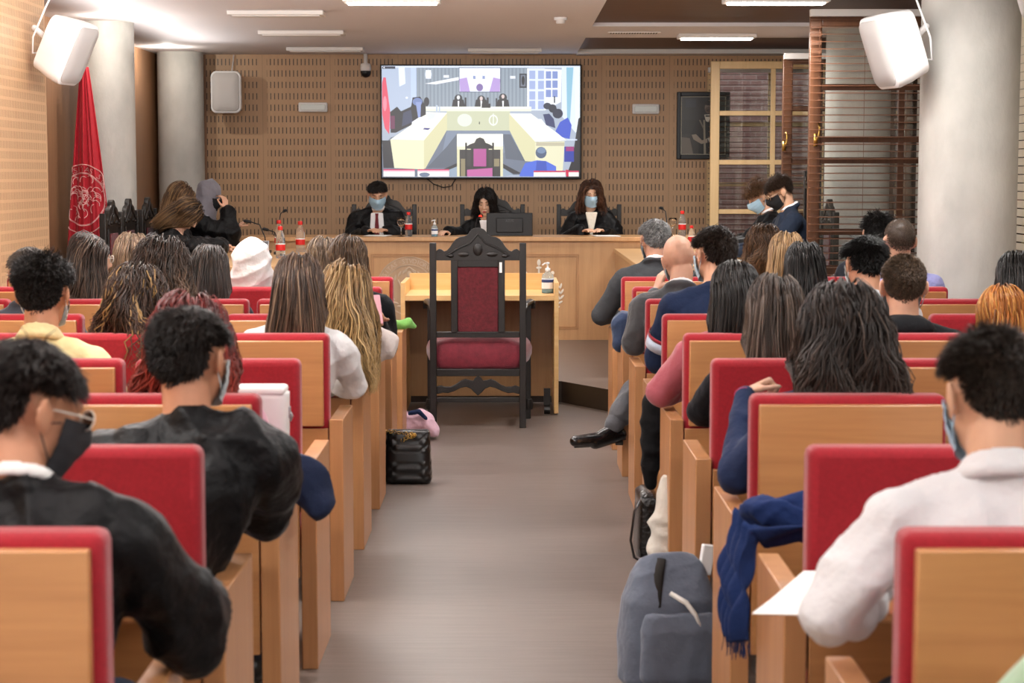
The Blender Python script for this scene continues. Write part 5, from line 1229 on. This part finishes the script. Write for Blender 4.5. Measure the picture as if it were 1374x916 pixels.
person('robed woman in a grey headscarf with a hand raised to her dark mask', (-2.64,15.90,DZ), -PI/2, (-2.53,15.86,1.42), None, ('robe','0b0b0d'), 'f', pitch=18, yaw=-25, hijab='77747c', mask='17171a', face=True,
       arms=(((-2.45,16.08,1.10),(-2.36,16.1,1.15)), ((-2.33,15.72,1.10),(-2.385,15.76,1.30),dict(f=(-.1,.1,.9),u=(.8,-.5,0),curl=.5))), fine=True, skin='D6A78C', legs='15161a')
# ---- right party, facing -x
person('bowed man in navy suit with black mask and glasses at the right desk', (2.17,14.10,DZ), PI/2, (2.035,14.10,1.472), SH('2c1f17', n=4200, top=.05, side=.024, nape=.012, r=.002, mess=.3), ('jacket','1D2534'), pitch=34, yaw=8, mask='16161a', glasses='C9A890', face=True,
       arms=(((1.95,13.82,1.05),(1.72,13.95,1.02)), ((1.95,14.36,1.05),(1.72,14.28,1.02))), collar='F0F0F2', fine=True, skin='CFA184', legs='1D2534')
person('robed person with curly brown hair and light blue mask at the right desk', (2.16,14.92,DZ), PI/2, (2.0,14.95,1.43), SH('4a3424', n=3000, top=.065, side=.055, nape=.02, r=.0024, mess=.6, amp=.010, freq=130, tip='6a4c34'), ('robe','0b0b0d'), pitch=36, yaw=12, mask='A9CBE0', face=True, collar='F0F0F2',
       arms=(((1.93,14.66,1.05),(1.70,14.75,1.02)), ((1.93,15.18,1.05),(1.70,15.1,1.02))), skin='D6A78C', legs='15161a')
# ------------------------------------------------------------------ bags, coats and papers
def sheet(name, fn, nu, nv, m, parent, th=.006):
    mb = MB(); V = [fn(i/nu, j/nv) for j in range(nv+1) for i in range(nu+1)]
    mb.add(V, [(j*(nu+1)+i, j*(nu+1)+i+1, (j+1)*(nu+1)+i+1, (j+1)*(nu+1)+i) for j in range(nv) for i in range(nu)])
    o = mb.build(name, m, parent, smooth=True); s = o.modifiers.new('s','SOLIDIFY'); s.thickness = th; s.offset = 1; return o
def fused(name, mb, voxel, m, parent, folds=0, seed=1, sm=3, ff=1.0): return link_mesh(name, fuse(mb, voxel, sm, folds, seed, ff), m, parent)
M_quilt = mat('black_quilted_leather', '0d0d0f', .28, coat=.3)
def quilted(loc, w_, d, h, label):
    t = empty('handbag', loc, label, 'bag'); V = []; rs = []
    NZ, NP = 44, 96
    for j in range(NZ+1):
        v = j/NZ; z = .004+h*v; tw_ = 1-.10*v; ring = []
        pinch = 1-.45*v**2 if v > .1 else 1
        e = min(1, (v*12)**.5)*min(1, ((1-v)*14+.2)**.5)
        for i in range(NP):
            a = 2*PI*i/NP; ca, sa = math.cos(a), math.sin(a); x = math.copysign(abs(ca)**.35, ca)*w_/2*tw_*(.9+.1*e); y = math.copysign(abs(sa)**.35, sa)*d/2*pinch*(.85+.15*e)
            s = (x if abs(sa) > .5 else y); q = abs(math.sin((s+z)*58))**.5*abs(math.sin((s-z)*58))**.5
            nn = Vector((ca, sa, 0)); band = .003 if .42 < v < .60 else 0; 
            ring.append(Vector((x,y,z))+nn*(.006*q*(0 if band else 1)+band))
        rs.append(ring)
    MB().rings(rs).build('bag_body', M_quilt, t, smooth=True, fixn=True)
    z = MB(); z.tube([(-w_*.42,0,h+.004),(w_*.42,0,h+.004)], .006, 6); z.build('zip', M_blackpl, t)
    return t
hb = quilted((-.525,9.62,0), .24, .15, .27, 'black quilted handbag with gold chain on the floor by the left aisle seats')
c = MB(); random.seed(3)
for i in range(22):
    s = i/21; px_, py_, pz_ = -.03+.11*math.sin(s*4.6)*(.4+s*.6), -.05-.045*math.sin(s*3), .272+.006*math.sin(s*9)-max(0,.5-s)*.09
    M = Matrix.Translation((px_,py_,pz_)) @ Euler((random.random()*3,random.random()*3,i*1.5)).to_matrix().to_4x4()
    c.tube([M @ Vector((.011*math.cos(a),.007*math.sin(a),0)) for a in [2*PI*k/10 for k in range(10)]], .0026, 5, closed=True)
c.build('gold_chain', M_gold, hb, smooth=True)
t = empty('tall_handbag', (.575,7.72,0), 'tall narrow black handbag with strap standing beside the right aisle seats', 'bag')
m = MB(); rs = []
for j in range(13):
    v = j/12; e = min(1,(v*10+.1)**.5)*min(1,((1-v)*10+.3)**.5); rs.append([Vector((math.copysign(abs(math.cos(a))**.4,math.cos(a))*.05*(1-.2*v)*e, math.copysign(abs(math.sin(a))**.4,math.sin(a))*.16*e, .003+.29*v)) for a in [2*PI*i/40 for i in range(40)]])
m.rings(rs); m.build('bag_body', mat('croc_leather','0c0c0d',.25,bump=.9,bscale=55,coat=.3), t, smooth=True, fixn=True)
MB().tube([(-.02,-.13,.285),(-.06,-.15,.22),(-.075,-.155,.10),(-.06,-.16,.03),(-.03,-.16,.012)], .008, 8, flat=.5).build('strap', M_quilt, t, smooth=True)
MB().tube([(-.02+.012*math.cos(2*PI*i/14),-.135,.29+.012*math.sin(2*PI*i/14)) for i in range(14)], .0035, 6, closed=True).build('buckle_ring', M_steel, t, smooth=True)
def hang(name, label, cat, pts, radii, hexc, folds=.01, seed=3, flat=.45, vox=.008, ff=1.2, rough=.85):
    """a soft garment hanging along a path"""
    o = Vector(pts[0]); mb = MB(); P = [Vector(p)-o for p in pts]
    mb.tube(P, radii, 16, flat=flat, up=(1,0,0)) if False else None
    for a, b_, ra, rb in zip(P[:-1], P[1:], radii[:-1], radii[1:]): mb.caps(a, b_, ra, rb, 14)
    ob = link_mesh(name, fuse(mb, vox, 3, folds, seed, ff), cloth(hexc, rough), None); ob.location = o; tag(ob, label, cat); return ob
hang('black_coat', 'black coat hanging over the aisle armrest above the tall black handbag', 'coat', [(.625,7.58,.74),(.590,7.57,.66),(.580,7.56,.48),(.580,7.56,.34)], [.04,.05,.042,.03], '0e0e10', .007)
hang('denim_coat', 'folded dark blue coat lying on the aisle armrest between the two suited men', 'coat', [(.70,9.98,.78),(.62,10.02,.80),(.60,10.0,.70)], [.05,.07,.05], '2A3A56', .012)
hang('green_scarf', 'bright green cloth hanging over the front left armrest', 'scarf', [(-.66,10.98,.715),(-.60,11.0,.725),(-.565,11.03,.70)], [.028,.034,.02], '7FBF62', .012)
hang('pink_bag', 'light pink cloth bag with navy trim on the floor by the carved chair', 'bag', [(-.62,11.25,.09),(-.52,11.27,.10),(-.47,11.22,.05)], [.075,.075,.045], 'D8B4C4', .014)
hang('navy_band', 'narrow navy band lying across the pink cloth bag', 'scarf', [(-.60,11.17,.165),(-.545,11.175,.175),(-.50,11.18,.13)], [.014,.017,.012], '1d2a4c', .002)
hang('cream_tote', 'pale cream cloth tote hanging behind the grey-blue backpack', 'bag', [(.60,7.02,.44),(.585,7.0,.30),(.585,6.98,.13)], [.022,.05,.055], 'C9C5BA', .014)
hang('navy_jacket', 'navy jacket with a zip draped over a left aisle armrest beside the white bag', 'jacket', [(-.76,5.24,.75),(-.65,5.2,.77),(-.575,5.2,.74),(-.535,5.18,.68)], [.06,.075,.07,.05], '1E2740', .016, ff=1.0)
# white bag standing on the lowered tablet
t = empty('white_handbag', (-.80,5.66,.7085), 'white handbag with metal clasp standing on the lowered tablet of a red seat', 'bag')
m = MB(); rs = []
for j in range(15):
    v = j/14; e = min(1,(v*9+.15)**.5)*min(1,((1-v)*9+.4)**.5); rs.append([Vector((math.copysign(abs(math.cos(a))**.4,math.cos(a))*.125*(1+.02*v)*e, math.copysign(abs(math.sin(a))**.4,math.sin(a))*.05*e, .002+.245*v)) for a in [2*PI*i/40 for i in range(40)]])
m.rings(rs); m.build('bag_body', mat('white_leather','EFEDEC',.45), t, smooth=True, fixn=True)
MB().box(-.12,.12,-.056,.056,.225,.25).build('bag_flap', mat('white_leather','EFEDEC',.45), t, bevel=.01)
m = MB(); m.box(.118,.132,-.012,.012,.15,.185); m.tube([(.13,.0,.17+.012*0),(.137,0,.155),(.13,0,.14)], .004, 6); m.build('clasp', M_steel, t, bevel=.003)
# backpack leaning on the right aisle arms
bp = empty('backpack', (.50,5.75,0), 'grey-blue backpack with white tag standing in the aisle by the right seats', 'bag', rz=.25)
bm_ = MB()
bm_.rings([[Vector((math.copysign(abs(math.cos(a))**.6,math.cos(a))*w_, math.copysign(abs(math.sin(a))**.6,math.sin(a))*d_+oy, z)) for a in [2*PI*i/28 for i in range(28)]] for z,w_,d_,oy in ((.004,.12,.08,0),(.03,.155,.10,0),(.15,.16,.105,0),(.28,.15,.09,.0),(.36,.12,.06,.01),(.40,.09,.03,.015),(.415,.05,.012,.02))])
M_bp = cloth('626A78', .75)
fused('pack_body', bm_, .008, M_bp, bp, .010, 4)
q = MB(); q.rings([[Vector((math.copysign(abs(math.cos(a))**.6,math.cos(a))*w_, math.copysign(abs(math.sin(a))**.6,math.sin(a))*d_-.10, z)) for a in [2*PI*i/28 for i in range(28)]] for z,w_,d_ in ((.02,.10,.02),(.05,.125,.04),(.20,.125,.04),(.25,.11,.02))]); fused('front_pocket', q, .008, M_bp, bp, .006, 9)
for s in (-1,1): MB().tube([(s*.05,.07,.38),(s*.08,.11,.30),(s*.09,.12,.15),(s*.12,.08,.05)], .022, 8, flat=.35).build('shoulder_strap', mat('strap_dark','23262c',.7), bp, smooth=True)
MB().tube([(-.02,-.075,.31),(.02,-.108,.285),(.045,-.12,.25),(.06,-.135,.20)], [.008,.009,.008,.007], 8).build('zip_pull', mat('pull_white','E4E2DC',.6), bp, smooth=True)
MB().box(.045,.085,-.012,.012,.36,.455, 0, Matrix.Rotation(.15,4,'Y')).build('white_tag', M_paper, bp, bevel=.004)
MB().tube([(-.03,-.01,.405),(-.055,-.04,.36),(-.06,-.09,.27)], [.018,.024,.004], 8, flat=.4).build('opening_shade', M_gapshade, bp, smooth=True)  # dark strip laid on for the shade in the open top
# navy scarf draped over the right arm
M_scarf = cloth('1A2C58', .9)
sf = empty('navy_scarf', (.68,4.62,.675), 'blue fringed scarf draped over the armrest of the second right aisle seat', 'scarf')
def scarf(u, v):
    s = v*1.0; wd = .20*(1-.45*max(0,s-.45)); y = (u-.5)*wd*1.7+.035*math.sin(s*5)
    if s < .42: x = .16-s*.55; z = .045+.02*math.sin(u*9+s*8)
    else:
        q = (s-.42)/.58; x = -.07-.035*math.sin(q*2.5)-.02*q; z = .045-.25*q+(-.03)*math.sin(u*PI)*q
    n_ = .016*math.sin(u*24+s*5+math.sin(s*9))+.010*math.sin(u*47-s*9)
    return Vector((x-n_*(1 if s > .38 else .2), y, z+(n_ if s < .45 else 0)))
sheet('scarf_drape', scarf, 60, 70, M_scarf, sf, .005)
q = MB(); q.tube([(-.04+.085*math.cos(a)+.06,.075*math.sin(a)+.02,.075+.02*math.sin(2*a)) for a in [2*PI*i/20 for i in range(20)]], .036, 12, closed=True); q.ell((.10,.0,.05),(.10,.11,.035)); q.ell((.19,-.03,.02),(.09,.12,.04)); fused('scarf_roll', q, .008, M_scarf, sf, .014, 11, ff=1.4)
fr = MB(); random.seed(8)
for i in range(60):
    u = i/59; p = scarf(u, 1.0); fr.tube([p, p+Vector((random.uniform(-.006,.006),random.uniform(-.008,.008),-.03-random.random()*.015))], .0012, 3)
fr.build('fringe', M_scarf, sf)
o = paper('paper_sheet', .66, 3.80, .735, .21, .29, -.55, 'white printed sheets held by the man in the white shirt', 3, rx=.12, ry=-.10)
t = empty('smartphone', (-.60,8.34,.93), 'smartphone with a pink cover in the blond woman\'s hand', 'phone', rz=.3)
MB().box(-.037,.037,-.005,.005,0,.145,0,Matrix.Rotation(-.5,4,'X')).build('phone_cover', mat('pink_cover','E0A8B4',.5), t, bevel=.004)
